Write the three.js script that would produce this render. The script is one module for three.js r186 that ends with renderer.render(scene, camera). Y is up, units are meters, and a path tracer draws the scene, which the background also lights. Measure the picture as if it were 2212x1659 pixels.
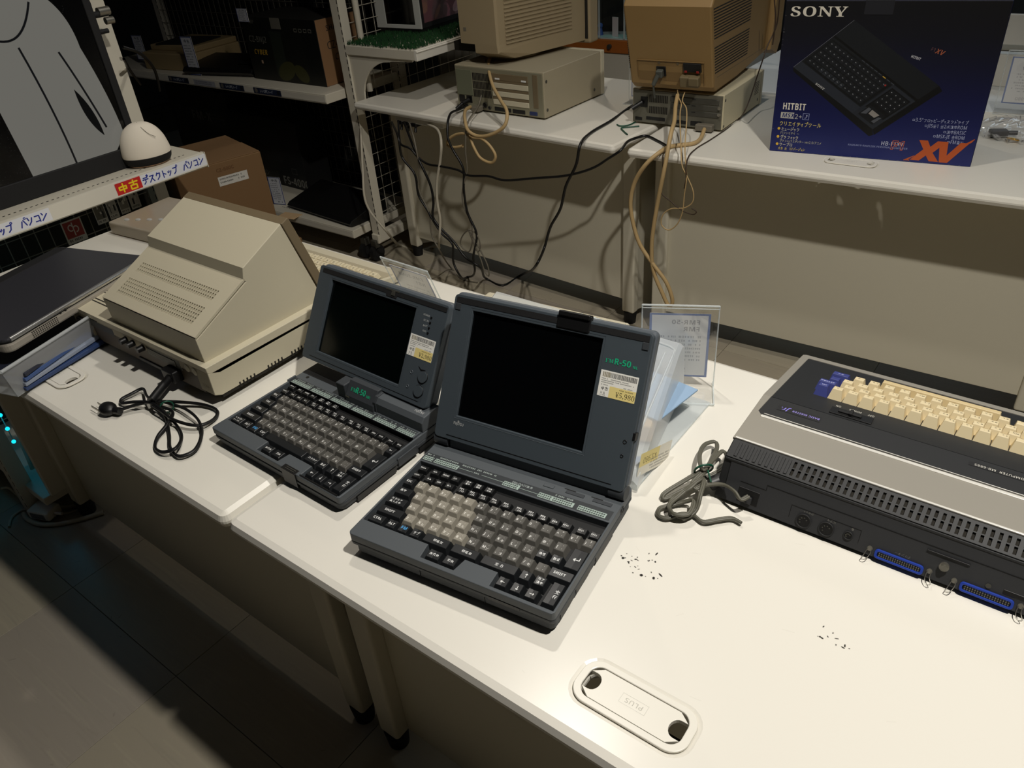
import * as THREE from 'three';
import { RoundedBoxGeometry } from 'three/addons/geometries/RoundedBoxGeometry.js';
import { ConvexGeometry } from 'three/addons/geometries/ConvexGeometry.js';
import { mergeGeometries } from 'three/addons/utils/BufferGeometryUtils.js';
import { RectAreaLightUniformsLib } from 'three/addons/lights/RectAreaLightUniformsLib.js';

// ---------------------------------------------------------------- camera, light, exposure
const scene = new THREE.Scene();
scene.background = new THREE.Color(0x000000);
const camera = new THREE.PerspectiveCamera(53.0758, 2212 / 1659, 0.05, 40);
camera.position.set(0, 1.4076, 0);
{
  const yaw = -0.6924, pitch = 0.5948, roll = 0.0894;
  const f = new THREE.Vector3(Math.sin(yaw) * Math.cos(pitch), -Math.sin(pitch), -Math.cos(yaw) * Math.cos(pitch));
  const r = new THREE.Vector3(Math.cos(yaw), 0, Math.sin(yaw)), d = f.clone().cross(r);
  const c = Math.cos(roll), s = Math.sin(roll);
  const right = r.clone().multiplyScalar(c).addScaledVector(d, s), down = d.clone().multiplyScalar(c).addScaledVector(r, -s);
  camera.quaternion.setFromRotationMatrix(new THREE.Matrix4().makeBasis(right, down.negate(), f.negate()));
}
const renderer = new THREE.WebGLRenderer({ antialias: true });
renderer.toneMapping = THREE.LinearToneMapping;
renderer.toneMappingExposure = 0.62;
renderer.shadowMap.enabled = true;
RectAreaLightUniformsLib.init();
const CEIL = 2.72;
// ceiling lamps: [x, z, candela, colour, cone half angle, aim x, aim z]
const LAMPS = [
  ['downlight', 0.34, -0.62, 2.25, 0xfffaf2, 0.95, -0.45, -0.75, 'round ceiling downlight over the front tables'],
  ['downlight', -0.95, -1.28, 0.6, 0xfff8ee, 1.0, -1.1, -1.4, 'round ceiling downlight over the aisle between the tables'],
  ['downlight', -2.35, -3.5, 0.5, 0xfff2e0, 0.9, -0.8, -2.2, 'round ceiling downlight behind the mesh racks'],
];

// ---------------------------------------------------------------- helpers
let seed = 7;
const rnd = () => { seed = (seed * 1664525 + 1013904223) >>> 0; return seed / 4294967296; };
const used = new Map();
function numbered(name) {
  const n = used.get(name) ?? 0; used.set(name, n + 1);
  return n ? name + '_' + String(n).padStart(3, '0') : name;
}
function tag(o, label, category, group, kind) {
  if (label) o.userData.label = label;
  if (category) o.userData.category = category;
  if (group) o.userData.group = group;
  if (kind) o.userData.kind = kind;
  return o;
}
function thing(name, label, category, pos = [0, 0, 0], deg = 0, group) {
  const o = new THREE.Group(); o.name = numbered(name); scene.add(o);
  o.position.set(...pos); o.rotation.y = deg * Math.PI / 180;
  return tag(o, label, category, group);
}
function part(name, geo, mat, parent, pos, rot) {
  const m = new THREE.Mesh(Array.isArray(geo) ? merge(geo) : geo, mat);
  m.name = parent === scene ? numbered(name) : name;
  if (pos) m.position.set(...pos);
  if (rot) m.rotation.set(...rot);
  m.castShadow = m.receiveShadow = true;
  parent.add(m);
  return m;
}
function solo(name, geo, mat, label, category, pos, deg = 0, group) {
  const m = part(name, geo, mat, scene, pos, [0, deg * Math.PI / 180, 0]);
  return tag(m, label, category, group);
}
const struct = (name, geo, mat, pos) => tag(part(name, geo, mat, scene, pos), null, null, null, 'structure');
function clean(g) {
  g = g.index ? g.toNonIndexed() : g;
  for (const k of Object.keys(g.attributes)) if (!['position', 'normal', 'uv'].includes(k)) g.deleteAttribute(k);
  if (!g.attributes.uv) g.setAttribute('uv', new THREE.BufferAttribute(new Float32Array(g.attributes.position.count * 2), 2));
  return g;
}
const merge = (list) => mergeGeometries(list.map(clean));
const mv = (g, x = 0, y = 0, z = 0, rx = 0, ry = 0, rz = 0) => g.applyMatrix4(new THREE.Matrix4().compose(new THREE.Vector3(x, y, z), new THREE.Quaternion().setFromEuler(new THREE.Euler(rx, ry, rz)), new THREE.Vector3(1, 1, 1)));
// box between two corners, edges rounded
function bx(x0, x1, y0, y1, z0, z1, r = 0.0015) {
  const w = Math.abs(x1 - x0), h = Math.abs(y1 - y0), d = Math.abs(z1 - z0), rr = Math.min(r, w * 0.45, h * 0.45, d * 0.45);
  const g = rr > 0.0002 ? new RoundedBoxGeometry(w, h, d, 2, rr) : new THREE.BoxGeometry(w, h, d);
  return g.translate((x0 + x1) / 2, (y0 + y1) / 2, (z0 + z1) / 2);
}
const plain = (x0, x1, y0, y1, z0, z1) => bx(x0, x1, y0, y1, z0, z1, 0);
function rr(x0, y0, x1, y1, r, n = 5) {
  const p = [], c = [[x1 - r, y0 + r, -90], [x1 - r, y1 - r, 0], [x0 + r, y1 - r, 90], [x0 + r, y0 + r, 180]];
  for (const [x, y, a] of c) for (let i = 0; i <= n; i++) { const t = (a + 90 * i / n) * Math.PI / 180; p.push([x + r * Math.cos(t), y + r * Math.sin(t)]); }
  return p;
}
const shapeOf = (pts, holes = []) => {
  const v = (l) => { const q = l.map(([x, y]) => new THREE.Vector2(x, y)); return THREE.ShapeUtils.area(q) < 0 ? q.reverse() : q; };
  const s = new THREE.Shape(v(pts));
  for (const h of holes) s.holes.push(new THREE.Path(v(h)));
  return s;
};
function exZ(pts, z0, z1, b = 0, holes = []) {
  const o = { depth: z1 - z0 - 2 * b, bevelEnabled: b > 0, bevelThickness: b, bevelSize: b, bevelOffset: -b, bevelSegments: 2, curveSegments: 6, steps: 1 };
  return new THREE.ExtrudeGeometry(shapeOf(pts, holes), o).translate(0, 0, z0 + b);
}
const exY = (pts, y0, y1, b = 0, holes = []) => exZ(pts.map(([x, z]) => [x, -z]), y0, y1, b, holes.map((h) => h.map(([x, z]) => [x, -z]))).rotateX(-Math.PI / 2);
// profile [[z, y]] swept from x0 to x1
const exX = (pts, x0, x1, b = 0, holes = []) => exZ(pts.map(([z, y]) => [-z, y]), x0, x1, b, holes.map((h) => h.map(([z, y]) => [-z, y]))).rotateY(Math.PI / 2);
function tubeG(pts, r, seg = 6, rad = 8, closed = false) {
  const c = new THREE.CatmullRomCurve3(pts.map((p) => new THREE.Vector3(...p)), closed, 'centripetal');
  return new THREE.TubeGeometry(c, Math.max(2, pts.length * seg), r, rad, closed);
}
const rod = (a, b, r, n = 10) => {
  const A = new THREE.Vector3(...a), B = new THREE.Vector3(...b), d = B.clone().sub(A);
  const g = new THREE.CylinderGeometry(r, r, d.length(), n);
  return g.applyMatrix4(new THREE.Matrix4().compose(A.add(B).multiplyScalar(0.5), new THREE.Quaternion().setFromUnitVectors(new THREE.Vector3(0, 1, 0), d.normalize()), new THREE.Vector3(1, 1, 1)));
};
const cyl = (r, h, n = 20, r2 = r) => new THREE.CylinderGeometry(r2, r, h, n);
// solid with eight corners: bottom a,b,c,d then top, both counter-clockwise seen from above
function hexa(b, t) {
  const q = [[b[3], b[2], b[1], b[0]], [t[0], t[1], t[2], t[3]]];
  for (let i = 0; i < 4; i++) { const j = (i + 1) % 4; q.push([b[i], b[j], t[j], t[i]]); }
  return quads(q);
}
function quads(list) {
  const p = [], uv = [];
  for (const [a, b, c, d] of list) { p.push(...a, ...b, ...c, ...a, ...c, ...d); uv.push(0, 0, 1, 0, 1, 1, 0, 0, 1, 1, 0, 1); }
  const g = new THREE.BufferGeometry();
  g.setAttribute('position', new THREE.Float32BufferAttribute(p, 3));
  g.setAttribute('uv', new THREE.Float32BufferAttribute(uv, 2));
  g.computeVertexNormals();
  return g;
}
const plate = (w, h) => new THREE.PlaneGeometry(w, h);

// ---------------------------------------------------------------- materials
const std = (color, roughness = 0.5, metalness = 0, more = {}) => new THREE.MeshStandardMaterial({ color, roughness, metalness, ...more });
function canvasTex(w, h, draw, srgb = true) {
  const c = document.createElement('canvas'); c.width = w; c.height = h;
  draw(c.getContext('2d'), w, h);
  const t = new THREE.CanvasTexture(c); if (srgb) t.colorSpace = THREE.SRGBColorSpace;
  t.anisotropy = 8; return t;
}
function noiseTex(n, fn) {
  const d = new Uint8Array(n * n * 4);
  for (let i = 0; i < n * n; i++) { const v = fn(i % n, (i / n) | 0); d[i * 4] = v[0]; d[i * 4 + 1] = v[1]; d[i * 4 + 2] = v[2]; d[i * 4 + 3] = 255; }
  const t = new THREE.DataTexture(d, n, n); t.wrapS = t.wrapT = THREE.RepeatWrapping; t.magFilter = THREE.LinearFilter; t.minFilter = THREE.LinearMipmapLinearFilter; t.generateMipmaps = true; t.needsUpdate = true;
  return t;
}
const grain = noiseTex(128, () => { const v = 110 + rnd() * 70; return [v, v, v]; });
grain.repeat.set(40, 40);
const pitted = (color, rough, bump = 0.00012, rep = 40) => { const t = grain.clone(); t.repeat.set(rep, rep); t.needsUpdate = true; return std(color, rough, 0, { bumpMap: t, bumpScale: bump }); };
const M = {
  white: std(0xe4e0d4, 0.32), whiteSide: std(0xd6d1c2, 0.42), panel: std(0xd0cab6, 0.5), leg: std(0xcdc7b4, 0.5), rubber: std(0x0b0b0b, 0.7),
  beige: pitted(0xc2baa2, 0.55), beigeDark: pitted(0xa79d84, 0.6), bezel: std(0x6e6048, 0.6), brownPanel: std(0x54493a, 0.55), hole: std(0x1c1810, 0.9), black: std(0x0c0c0d, 0.45), blackMatte: std(0x101011, 0.75),
  lap: pitted(0x4b5054, 0.55), lapDark: pitted(0x33373b, 0.6), lapLid: pitted(0x41494f, 0.5), lapEdge: std(0x565c62, 0.4), well: std(0x101112, 0.6), glass: std(0x040506, 0.12),
  glassGreen: new THREE.MeshPhysicalMaterial({ color: 0x030706, roughness: 0.16 }),
  silver: std(0x9b968b, 0.42, 0.25), trim: std(0xf2efe6, 0.2, 0.3), bmBlack: pitted(0x1b1c1d, 0.6), bmRear: pitted(0x2b2c2e, 0.55), grey: std(0x5a584c, 0.5), cordBlack: std(0x0d0d0d, 0.42), greenTie: std(0x0c4a36, 0.4),
  cordBeige: std(0xb59a6c, 0.55), cordWhite: std(0xb9b2a0, 0.55), cordGrey: std(0x6d675a, 0.55), cordBrown: std(0x3a2a1c, 0.55), steel: std(0xa7a49a, 0.35, 0.9), steelDark: std(0x57564f, 0.5, 0.6),
  rack: std(0xcfc9b8, 0.5), mesh: std(0xb9b4a4, 0.5, 0.2), acrylic: new THREE.MeshPhysicalMaterial({ color: 0xffffff, roughness: 0.03, transmission: 1, thickness: 0, ior: 1.49 }),
  acrylicEdge: new THREE.MeshPhysicalMaterial({ color: 0xf4f8f8, roughness: 0.15, transmission: 0.6, thickness: 0 }),
  bin: new THREE.MeshPhysicalMaterial({ color: 0xf2f5f6, roughness: 0.5, transmission: 0.72, thickness: 0, ior: 1.45 }),
  binInner: std(0xc9a777, 0.7), card: std(0xd8d8d4, 0.7), cardboard: pitted(0x6e5232, 0.85, 0.0002, 12), cardDark: std(0x14130f, 0.6), orange: std(0xb0662a, 0.5), grass: std(0x0d5a1c, 0.9), plush: std(0xe6ddcc, 0.95), tan: std(0xc9a07c, 0.95),
  nec: pitted(0x8c7044, 0.6), pcL: pitted(0xa0967e, 0.55), monL: pitted(0x9a8a6c, 0.6), pcRear: std(0x8e8a74, 0.45, 0.3), pcRearR: std(0x6c6a5e, 0.45, 0.4), pcR: pitted(0xc2b899, 0.55),
};

// ---------------------------------------------------------------- lettering (strokes on a 10 x 10 grid where the typeface has no such glyph)
const G = {
  'ア': '118164 534629', 'イ': '7115 5359', 'ウ': '5052 2325 23837659', 'エ': '2282 5258 1898', 'オ': '1393 516948 5318', 'カ': '13837969 414419', 'キ': '2383 1696 4159', 'ク': '4124 32827639', 'ケ': '3125 2393 635649', 'コ': '228289 2888',
  'サ': '1393 3136 716549', 'シ': '2132 1534 198463', 'ス': '228219 5589', 'セ': '158373 313888', 'ソ': '2134 826629', 'タ': '4124 32827639 4567', 'チ': '7123 1494 525629', 'ツ': '1224 4143 826639', 'テ': '2282 1494 545729', 'ト': '3139 3476',
  'ナ': '1393 516529', 'ニ': '2383 1898', 'ハ': '4319 6298', 'ヒ': '212888 2474', 'フ': '22826739', 'ヘ': '154298', 'ホ': '1393 5159 3517 7597', 'マ': '128256 4578', 'ミ': '3173 3475 2789', 'ム': '511898 7598', 'メ': '7219 3467', 'モ': '2282 1595 414888',
  'ヤ': '148365 3149', 'ユ': '227268 1898', 'ヨ': '228288 2585 2888', 'ラ': '2272 14846639', 'リ': '2126 717649', 'ル': '313619 616895', 'レ': '212994', 'ロ': '2282882822', 'ワ': '2225 22826749', 'ン': '2133 1993', 'ー': '1595', 'ノ': '8119', 'ヌ': '228219 4477', 'ネ': '5052 138319 5559 6688',
  '中': '1383861613 5059', '古': '1292 5055 2585892925', '左': '1393 4119 4585 6569 3999', '右': '1393 5119 4585894945', '空': '5051 14129294 4324 6364 2676 5659 1999', '白': '5041 2282892922 2585', '変': '5051 1292 4214 6294 4629 3677 4699', '換': '2129 1434 1636 5143 4383866646 5399 6349', '無': '3113 2393 1696 3336 4346 6366 7376 1819 3839 5859 7889',
  '実': '5051 14129294 2474 3676 5052 5819 5899', '行': '3113 4116 2529 5292 4595 7579', '取': '1151 2129 4149 2343 2646 1949 6292 9259 6399', '消': '1223 1425 1938 7074 5053 9083 4585894945 4789', '後': '3113 4116 2529 6143 4372 7254 5495 6549 6687 4799', '退': '1122 1323 2326 19 2989 4181854541 4383 4589', '英': '1292 3134 6164 3575 3337 7577 5359 1797 4719 5799',
  '字': '5051 14129294 3373 5559 1696 7354', '漢': '1122 1425 1938 4292 5153 7173 5484 5486 8486 5686 6499 4797 6749', '親': '2151 1353 1656 3339 2447 6191979161 6393 6595 6769 8798', '指': '2129 1434 1636 5154 8143 4585894945 4787', '次': '1223 1938 6142 4292 9283 6465 6549 6599', '前': '3142 7161 1393 2545 2529 4549 2747 6568 8589',
  '挿': '2129 1434 1636 5182 4393 6369 4585874745', '入': '4151 5119 5599', '機': '2129 1434 5159 3593 8188', '語': '1232 1434 1636 1939 5292 4595 5989', '第': '2131 6181 1494 1696 5459 1989', '水': '5159 1434 3418 9173 6498', '書': '2282 5055 1494 2686 2686 2989', '音': '5051 2282 3134 7164 1494 2686892926 2787', '源': '1122 1425 1938 4292 4249 5585 5787 6569',
  '小': '5159 2436 6486', '半': '3143 7163 1494 1696 5059', '角': '4123 31716143 2319 23838389 2585 2787', '削': '1131 2125 1545 1519 4548 1747 7177 9199', '除': '1119 11314315 6142 6292 4484 6469 4558 7888',
  '体': '3113 2129 4393 6369 6337 6397', '文': '5051 1393 3399 7319', '税': '3121 1434 2529 5262 5585 5789', '込': '1122 1323 19 2999 5371 5347 5387', '・': '5556', '「': '516181', '、': '4556', '。': '47575847', '○': '4163777544 2436', '●': '3363673733', '■': '2383872723', '→': '1595 7395 7795', '←': '1595 1533 1537', '↑': '5159 5133 5173', '↓': '5159 5937 5977', '⏎': '919515 1533 1537', '♪': '515728 5183',
};
const VOICED = { 'ガ': 'カ', 'ギ': 'キ', 'グ': 'ク', 'ジ': 'シ', 'ズ': 'ス', 'デ': 'テ', 'ド': 'ト', 'バ': 'ハ', 'ビ': 'ヒ', 'ブ': 'フ', 'ベ': 'ヘ', 'ボ': 'ホ', 'ダ': 'タ' }, HALF = { 'パ': 'ハ', 'ピ': 'ヒ', 'プ': 'フ', 'ペ': 'ヘ', 'ポ': 'ホ' }, SMALL = { 'ッ': 'ツ', 'ャ': 'ヤ', 'ュ': 'ユ', 'ョ': 'ヨ', 'ィ': 'イ', 'ェ': 'エ', 'ァ': 'ア', 'ォ': 'オ' };
// writes s with its top left at (x, y), letters of height h; returns the width. Width factor k, stroke weight lw, slant sl
function write(c, s, x, y, h, { color = '#fff', lw = 0.11, k = 1, font = 'sans-serif', bold = false, italic = 0, gap = 0.08 } = {}) {
  c.save(); c.translate(x, y); c.transform(1, 0, -italic, 1, italic * h, 0);
  c.strokeStyle = c.fillStyle = color; c.lineCap = 'round'; c.lineJoin = 'round';
  let at = 0; c.lineWidth = lw * h;
  for (const ch of s) {
    let base = ch, sc = 1;
    if (VOICED[ch]) base = VOICED[ch]; else if (HALF[ch]) base = HALF[ch]; else if (SMALL[ch]) { base = SMALL[ch]; sc = 0.72; }
    const g = G[base];
    if (g) {
      const w = h * k * sc, oy = h * (1 - sc);
      for (const st of g.split(' ')) {
        c.beginPath();
        for (let i = 0; i + 1 < st.length; i += 2) { const px = at + (+st[i] + 0.5) / 10 * w, py = oy + (+st[i + 1] + 0.5) / 10 * h * sc; i ? c.lineTo(px, py) : c.moveTo(px, py); }
        c.stroke();
      }
      if (VOICED[ch]) { c.beginPath(); c.moveTo(at + w * 0.8, 0); c.lineTo(at + w * 0.88, h * 0.16); c.moveTo(at + w * 0.93, -h * 0.04); c.lineTo(at + w * 1.01, h * 0.12); c.stroke(); }
      if (HALF[ch]) { c.beginPath(); c.arc(at + w * 0.93, h * 0.08, h * 0.1, 0, 7); c.save(); c.lineWidth *= 0.7; c.stroke(); c.restore(); }
      at += w * (1 + gap);
    } else {
      c.font = (bold ? 'bold ' : '') + h * 1.28 + 'px ' + font;
      c.save(); c.scale(k, 1); c.fillText(ch, at / k, h * 0.95); at += c.measureText(ch).width * k + gap * h * 0.4; c.restore();
    }
  }
  c.restore();
  return at;
}
// a line of print too small to read
function tinyLine(c, x, y, w, h, color) {
  c.fillStyle = color;
  for (let at = 0; at < w - h;) { const n = h * (0.5 + rnd() * 0.6); if (rnd() > 0.12) { c.fillRect(x + at, y + rnd() * h * 0.2, n * 0.75, h * 0.22); c.fillRect(x + at + n * 0.3 * rnd(), y, h * 0.2, h * 0.9); c.fillRect(x + at, y + h * (0.5 + 0.2 * rnd()), n * 0.7, h * 0.2); } at += n; }
}
function decal(name, w, h, px, draw, parent, pos, rot, more = {}) {
  const t = canvasTex(Math.round(w * px), Math.round(h * px), draw);
  const m = std(0xffffff, more.rough ?? 0.6, 0, { map: t, transparent: !!more.clear, ...(more.clear ? { alphaTest: 0 } : {}) });
  return part(name, plate(w, h), m, parent, pos, rot);
}

// ---------------------------------------------------------------- lamps
for (const [name, x, z, cd, colour, half, ax, az, label] of LAMPS) {
  const t = thing('ceiling_' + name, label, 'ceiling lamp', [x, CEIL, z], 0);
  part('trim_ring', new THREE.TorusGeometry(0.075, 0.008, 8, 32).rotateX(Math.PI / 2), M.rack, t, [0, -0.008, 0]);
  part('glowing_disc', cyl(0.07, 0.006, 28), std(0xffffff, 0.5, 0, { emissive: colour, emissiveIntensity: 3 }), t, [0, -0.004, 0]);
  const s = new THREE.SpotLight(colour, cd * 10, 12, half, 0.5, 2);
  s.position.set(x, CEIL - 0.02, z); s.target.position.set(ax, 0.7, az);
  s.castShadow = true; s.shadow.radius = 2.2; s.shadow.mapSize.set(2048, 2048); s.shadow.camera.near = 0.05;
  scene.add(s, s.target);
}
function panelLight(x, y, z, w, h, colour, power, look, label) {
  const t = thing('ceiling_light_panel', label, 'ceiling lamp', [x, y, z]);
  part('frame', exY(rr(-w / 2 - 0.03, -h / 2 - 0.03, w / 2 + 0.03, h / 2 + 0.03, 0.01), 0.004, 0.02, 0.002, [rr(-w / 2, -h / 2, w / 2, h / 2, 0.004)]), M.rack, t);
  part('diffuser', plain(-w / 2, w / 2, 0.006, 0.016, -h / 2, h / 2), std(0xffffff, 0.6, 0, { emissive: colour, emissiveIntensity: look }), t);
  const l = new THREE.RectAreaLight(colour, power, w, h);
  l.position.set(x, y - 0.004, z); l.lookAt(x, 0, z); scene.add(l);
}
panelLight(-0.2, CEIL - 0.03, -4.1, 2.2, 0.5, 0xd6ecff, 2.2, 2, 'cool white light panel above the showcase corridor');
panelLight(-3.2, CEIL - 0.03, 0.9, 0.5, 0.9, 0xbfd0ff, 0.15, 1, 'small bluish light panel in the side aisle');

// ---------------------------------------------------------------- room
{
  const W = std(0x6e6a62, 0.8), X0 = -6.2, X1 = 2.6, Z0 = -7.2, Z1 = 2.4, t = 0.12;
  struct('wall_far', plain(X0 - t, X1 + t, 0, CEIL + 0.1, Z0 - t, Z0), W);
  struct('wall_near', plain(X0 - t, X1 + t, 0, CEIL + 0.1, Z1, Z1 + t), W);
  struct('wall_left', plain(X0 - t, X0, 0, CEIL + 0.1, Z0, Z1), std(0x3a3833, 0.85));
  struct('wall_right', plain(X1, X1 + t, 0, CEIL + 0.1, Z0, Z1), W);
  struct('ceiling', plain(X0 - t, X1 + t, CEIL, CEIL + 0.12, Z0 - t, Z1 + t), std(0x4a4842, 0.9));
  const floor = struct('floor', plain(X0 - t, X1 + t, -0.12, -0.007, Z0 - t, Z1 + t), std(0x5c5444, 0.6));
  const S = 0.452, g = bx(0.0006, S - 0.0006, -0.0066, 0, 0.0006, S - 0.0006, 0.0006);
  const ms = [0, 1, 2, 3].map((k) => {
    const tex = canvasTex(256, 256, (c) => {
      c.fillStyle = ['#a49b88', '#a1988a', '#a89f8b', '#9f9684'][k]; c.fillRect(0, 0, 256, 256);
      for (let i = 0; i < 240; i++) { const v = 130 + rnd() * 70; c.strokeStyle = `rgba(${v},${v * 0.95},${v * 0.82},.12)`; c.lineWidth = 0.6 + rnd() * 2.2; const x = rnd() * 256, y = rnd() * 256, l = 20 + rnd() * 90; c.beginPath(); c.moveTo(x, y); c.quadraticCurveTo(x + l * 0.5, y + rnd() * 6 - 3, x + l, y + rnd() * 10 - 5); c.stroke(); }
      for (let i = 0; i < 7; i++) { c.strokeStyle = 'rgba(40,35,28,.35)'; c.lineWidth = 0.7; const x = rnd() * 256, y = rnd() * 256; c.beginPath(); c.moveTo(x, y); c.lineTo(x + rnd() * 14 - 7, y + rnd() * 14 - 7); c.stroke(); }
    });
    return std(0xffffff, 0.42, 0, { map: tex });
  });
  for (let i = -8; i <= 7; i++) for (let j = -6; j <= 2; j++) part('tile', g, ms[(i * 7 + j * 13 + 400) % 4], floor, [-1.7373 + i * S, 0, -0.3205 + (j - 1) * S]);
}

// ---------------------------------------------------------------- tables
const T = 0.692;
const tableWear = canvasTex(2048, 1195, (c, w, h) => {           // 1.2 m x 0.7 m: scuffs of worn-off black print near the small computer
  c.fillStyle = '#e4e0d5'; c.fillRect(0, 0, w, h);
  for (let i = 0; i < 60; i++) { c.strokeStyle = 'rgba(150,142,125,.16)'; c.lineWidth = 0.8; const x = rnd() * w, y = rnd() * h; c.beginPath(); c.moveTo(x, y); c.lineTo(x + rnd() * 50 - 25, y + rnd() * 30 - 15); c.stroke(); }
  const at = (x, z) => [(x + 0.821) / 1.2 * w, (z + 1.05) / 0.705 * h];
  c.fillStyle = '#1a1713';
  for (const [x, z, n] of [[-0.3245, -0.585, 10], [-0.314, -0.571, 7], [-0.303, -0.6, 6], [-0.288, -0.575, 6], [-0.088, -0.603, 8], [-0.072, -0.6, 4]]) for (let i = 0; i < n; i++) {
    const [px, pz] = at(x + (rnd() - 0.5) * 0.022, z + (rnd() - 0.5) * 0.016); c.beginPath(); c.ellipse(px, pz, 0.7 + rnd() * rnd() * rnd() * 9, 0.7 + rnd() * rnd() * 4, rnd() * 3, 0, 7); c.fill();
  }
});
function table(name, label, x, z, deg, o) {
  const t = thing(name, label, 'table', [x, 0, z], deg);
  const L = 1.2, D = 0.705, gx = o.gx ?? 0.6, gz = -o.gz;
  const hole = rr(gx - 0.058, gz - 0.02, gx + 0.058, gz + 0.02, 0.012);
  const top = exZ(rr(0.0015, 0, L - 0.0015, D, 0.014), T - 0.027, T, 0.0115, [hole.map(([a, b]) => [a, -b])]).rotateX(-Math.PI / 2);
  const uv = top.attributes.uv, ps = top.attributes.position;
  for (let i = 0; i < uv.count; i++) uv.setXY(i, ps.getX(i) / L, -ps.getZ(i) / D);
  part('tabletop', top, o.top, t);
  const lz = -o.leg, pz = -o.panel;
  for (const s of [0, 1]) {
    const x0 = s ? L - 0.072 : 0.022, x1 = s ? L - 0.022 : 0.072, xi = s ? L - 0.052 : 0.03, xj = s ? L - 0.03 : 0.052;
    const leg = part('leg', [bx(x0, x1, 0.045, T - 0.028, lz - 0.035, lz, 0.008), exX([[lz - 0.02, 0.05], [lz - 0.02, T - 0.028], [-D + 0.1, T - 0.028], [-D + 0.1, 0.05], [-D + 0.16, 0.03], [lz - 0.1, 0.03]], xi, xj, 0.002), bx(x0, x1, 0.045, T - 0.028, -D + 0.09, -D + 0.125, 0.008)], M.leg, t);
    for (const fz of [lz - 0.02, -D + 0.11]) part('foot', cyl(0.02, 0.045, 20, 0.024), M.rubber, leg, [(x0 + x1) / 2, 0.0225, fz]);
  }
  part('modesty_panel', bx(0.05, L - 0.05, o.low, T - 0.028, pz - 0.016, pz, 0.002), M.panel, t);
  if (o.grommet !== false) {
    const ring = part('cable_grommet', exY(rr(gx - 0.065, gz - 0.027, gx + 0.065, gz + 0.027, 0.02, 8), T - 0.001, T + 0.0022, 0.001, [rr(gx - 0.0565, gz - 0.0195, gx + 0.0565, gz + 0.0195, 0.013, 8)]), M.white, t);
    const nt = (sx) => { const p = []; for (let i = 0; i <= 10; i++) { const a = -Math.PI / 2 + Math.PI * i / 10; p.push([sx * (-0.0485 + 0.0 + Math.cos(a) * 0.0085 - 0.0), sx * Math.sin(a) * 0.0105]); } return p; };
    const body = [[-0.044, -0.0188], [0.044, -0.0188], [0.0555, -0.0105], ...nt(-1).reverse(), [0.0555, 0.0105], [0.044, 0.0188], [-0.044, 0.0188], [-0.0555, 0.0105], ...nt(1).reverse(), [-0.0555, -0.0105]];
    const lid = part('grommet_lid', exY(body.map(([a, b]) => [gx + a, gz + b]), T - 0.004, T + 0.0014, 0.0004), M.white, ring);
    part('well', [plain(gx - 0.057, gx + 0.057, T - 0.05, T - 0.048, gz - 0.02, gz + 0.02)], M.hole, ring);
    const mark = decal('maker_mark', 0.03, 0.012, 8000, (c, w, h) => { c.strokeStyle = 'rgba(120,116,100,.3)'; c.lineWidth = 2; c.strokeRect(3, 3, w - 6, h - 6); write(c, 'PLUS', w * 0.14, h * 0.24, h * 0.48, { color: 'rgba(120,116,100,.3)', k: 1.2 }); }, ring, [gx, T + 0.0017, gz], [-Math.PI / 2, 0, o.flip ? Math.PI : 0], { clear: true });
  }
  return t;
}
const FT = { leg: 0.125, panel: 0.155, low: 0.048, flip: true }, BT = { leg: 0.155, panel: 0.172, low: 0.085 };
table('display_table', 'white display table with black scuffs holding the two dark notebook computers and silver keyboard computer', -0.8205, -0.345, 0, { ...FT, top: std(0xffffff, 0.26, 0, { map: tableWear }), gz: 0.068 });
table('display_table', 'white display table carrying the beige monitor computer and the silver laptop', -2.0225, -0.345, 0, { ...FT, top: M.white, gz: 0.068 });
table('display_table', 'white table across the aisle under the tapered beige monitor, hung with cables', -2.3595, -2.038, -3.38, { ...BT, top: M.white, gz: 0.3, grommet: false });
table('display_table', 'white table across the aisle under the tan monitor and dark blue carton', -1.1195, -1.962, 2.2, { ...BT, top: M.white, gz: 0.115 });

// ---------------------------------------------------------------- key caps: one atlas holds the legend and colour of every key
const ATLAS = 2048, CELL = 102, PER = 20;
const atlas = document.createElement('canvas'); atlas.width = atlas.height = ATLAS;
const AC = atlas.getContext('2d'); let cells = 0;
const atlasTex = new THREE.CanvasTexture(atlas); atlasTex.colorSpace = THREE.SRGBColorSpace; atlasTex.anisotropy = 8;
const keyMat = std(0xffffff, 0.5, 0, { map: atlasTex }), keyMatGloss = std(0xffffff, 0.38, 0, { map: atlasTex });
// legend: list of [text, x, y, height] in a unit square, drawn for a key of aspect w : d; turn = read from the other side
function legendCell(bg, ink, legend, aspect, turn = false) {
  const n = cells++, X = (n % PER) * CELL, Y = ((n / PER) | 0) * CELL;
  AC.save(); AC.beginPath(); AC.rect(X, Y, CELL, CELL); AC.clip();
  AC.fillStyle = bg; AC.fillRect(X, Y, CELL, CELL);
  AC.translate(X + CELL / 2, Y + CELL / 2); if (turn) AC.rotate(Math.PI);
  AC.scale(CELL / aspect, CELL); AC.translate(-aspect / 2, -0.5);
  AC.scale(0.01, 0.01);
  for (const [s, x, y, h, col] of legend) write(AC, s, x * 100, y * 100, h * 100, { color: col ?? ink, lw: 0.13, bold: true, k: 1 });
  AC.restore();
  const u = (v) => v / ATLAS;
  return { u0: u(X + 1.5), u1: u(X + CELL - 1.5), v0: 1 - u(Y + CELL - 1.5), v1: 1 - u(Y + 1.5) };
}
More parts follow.
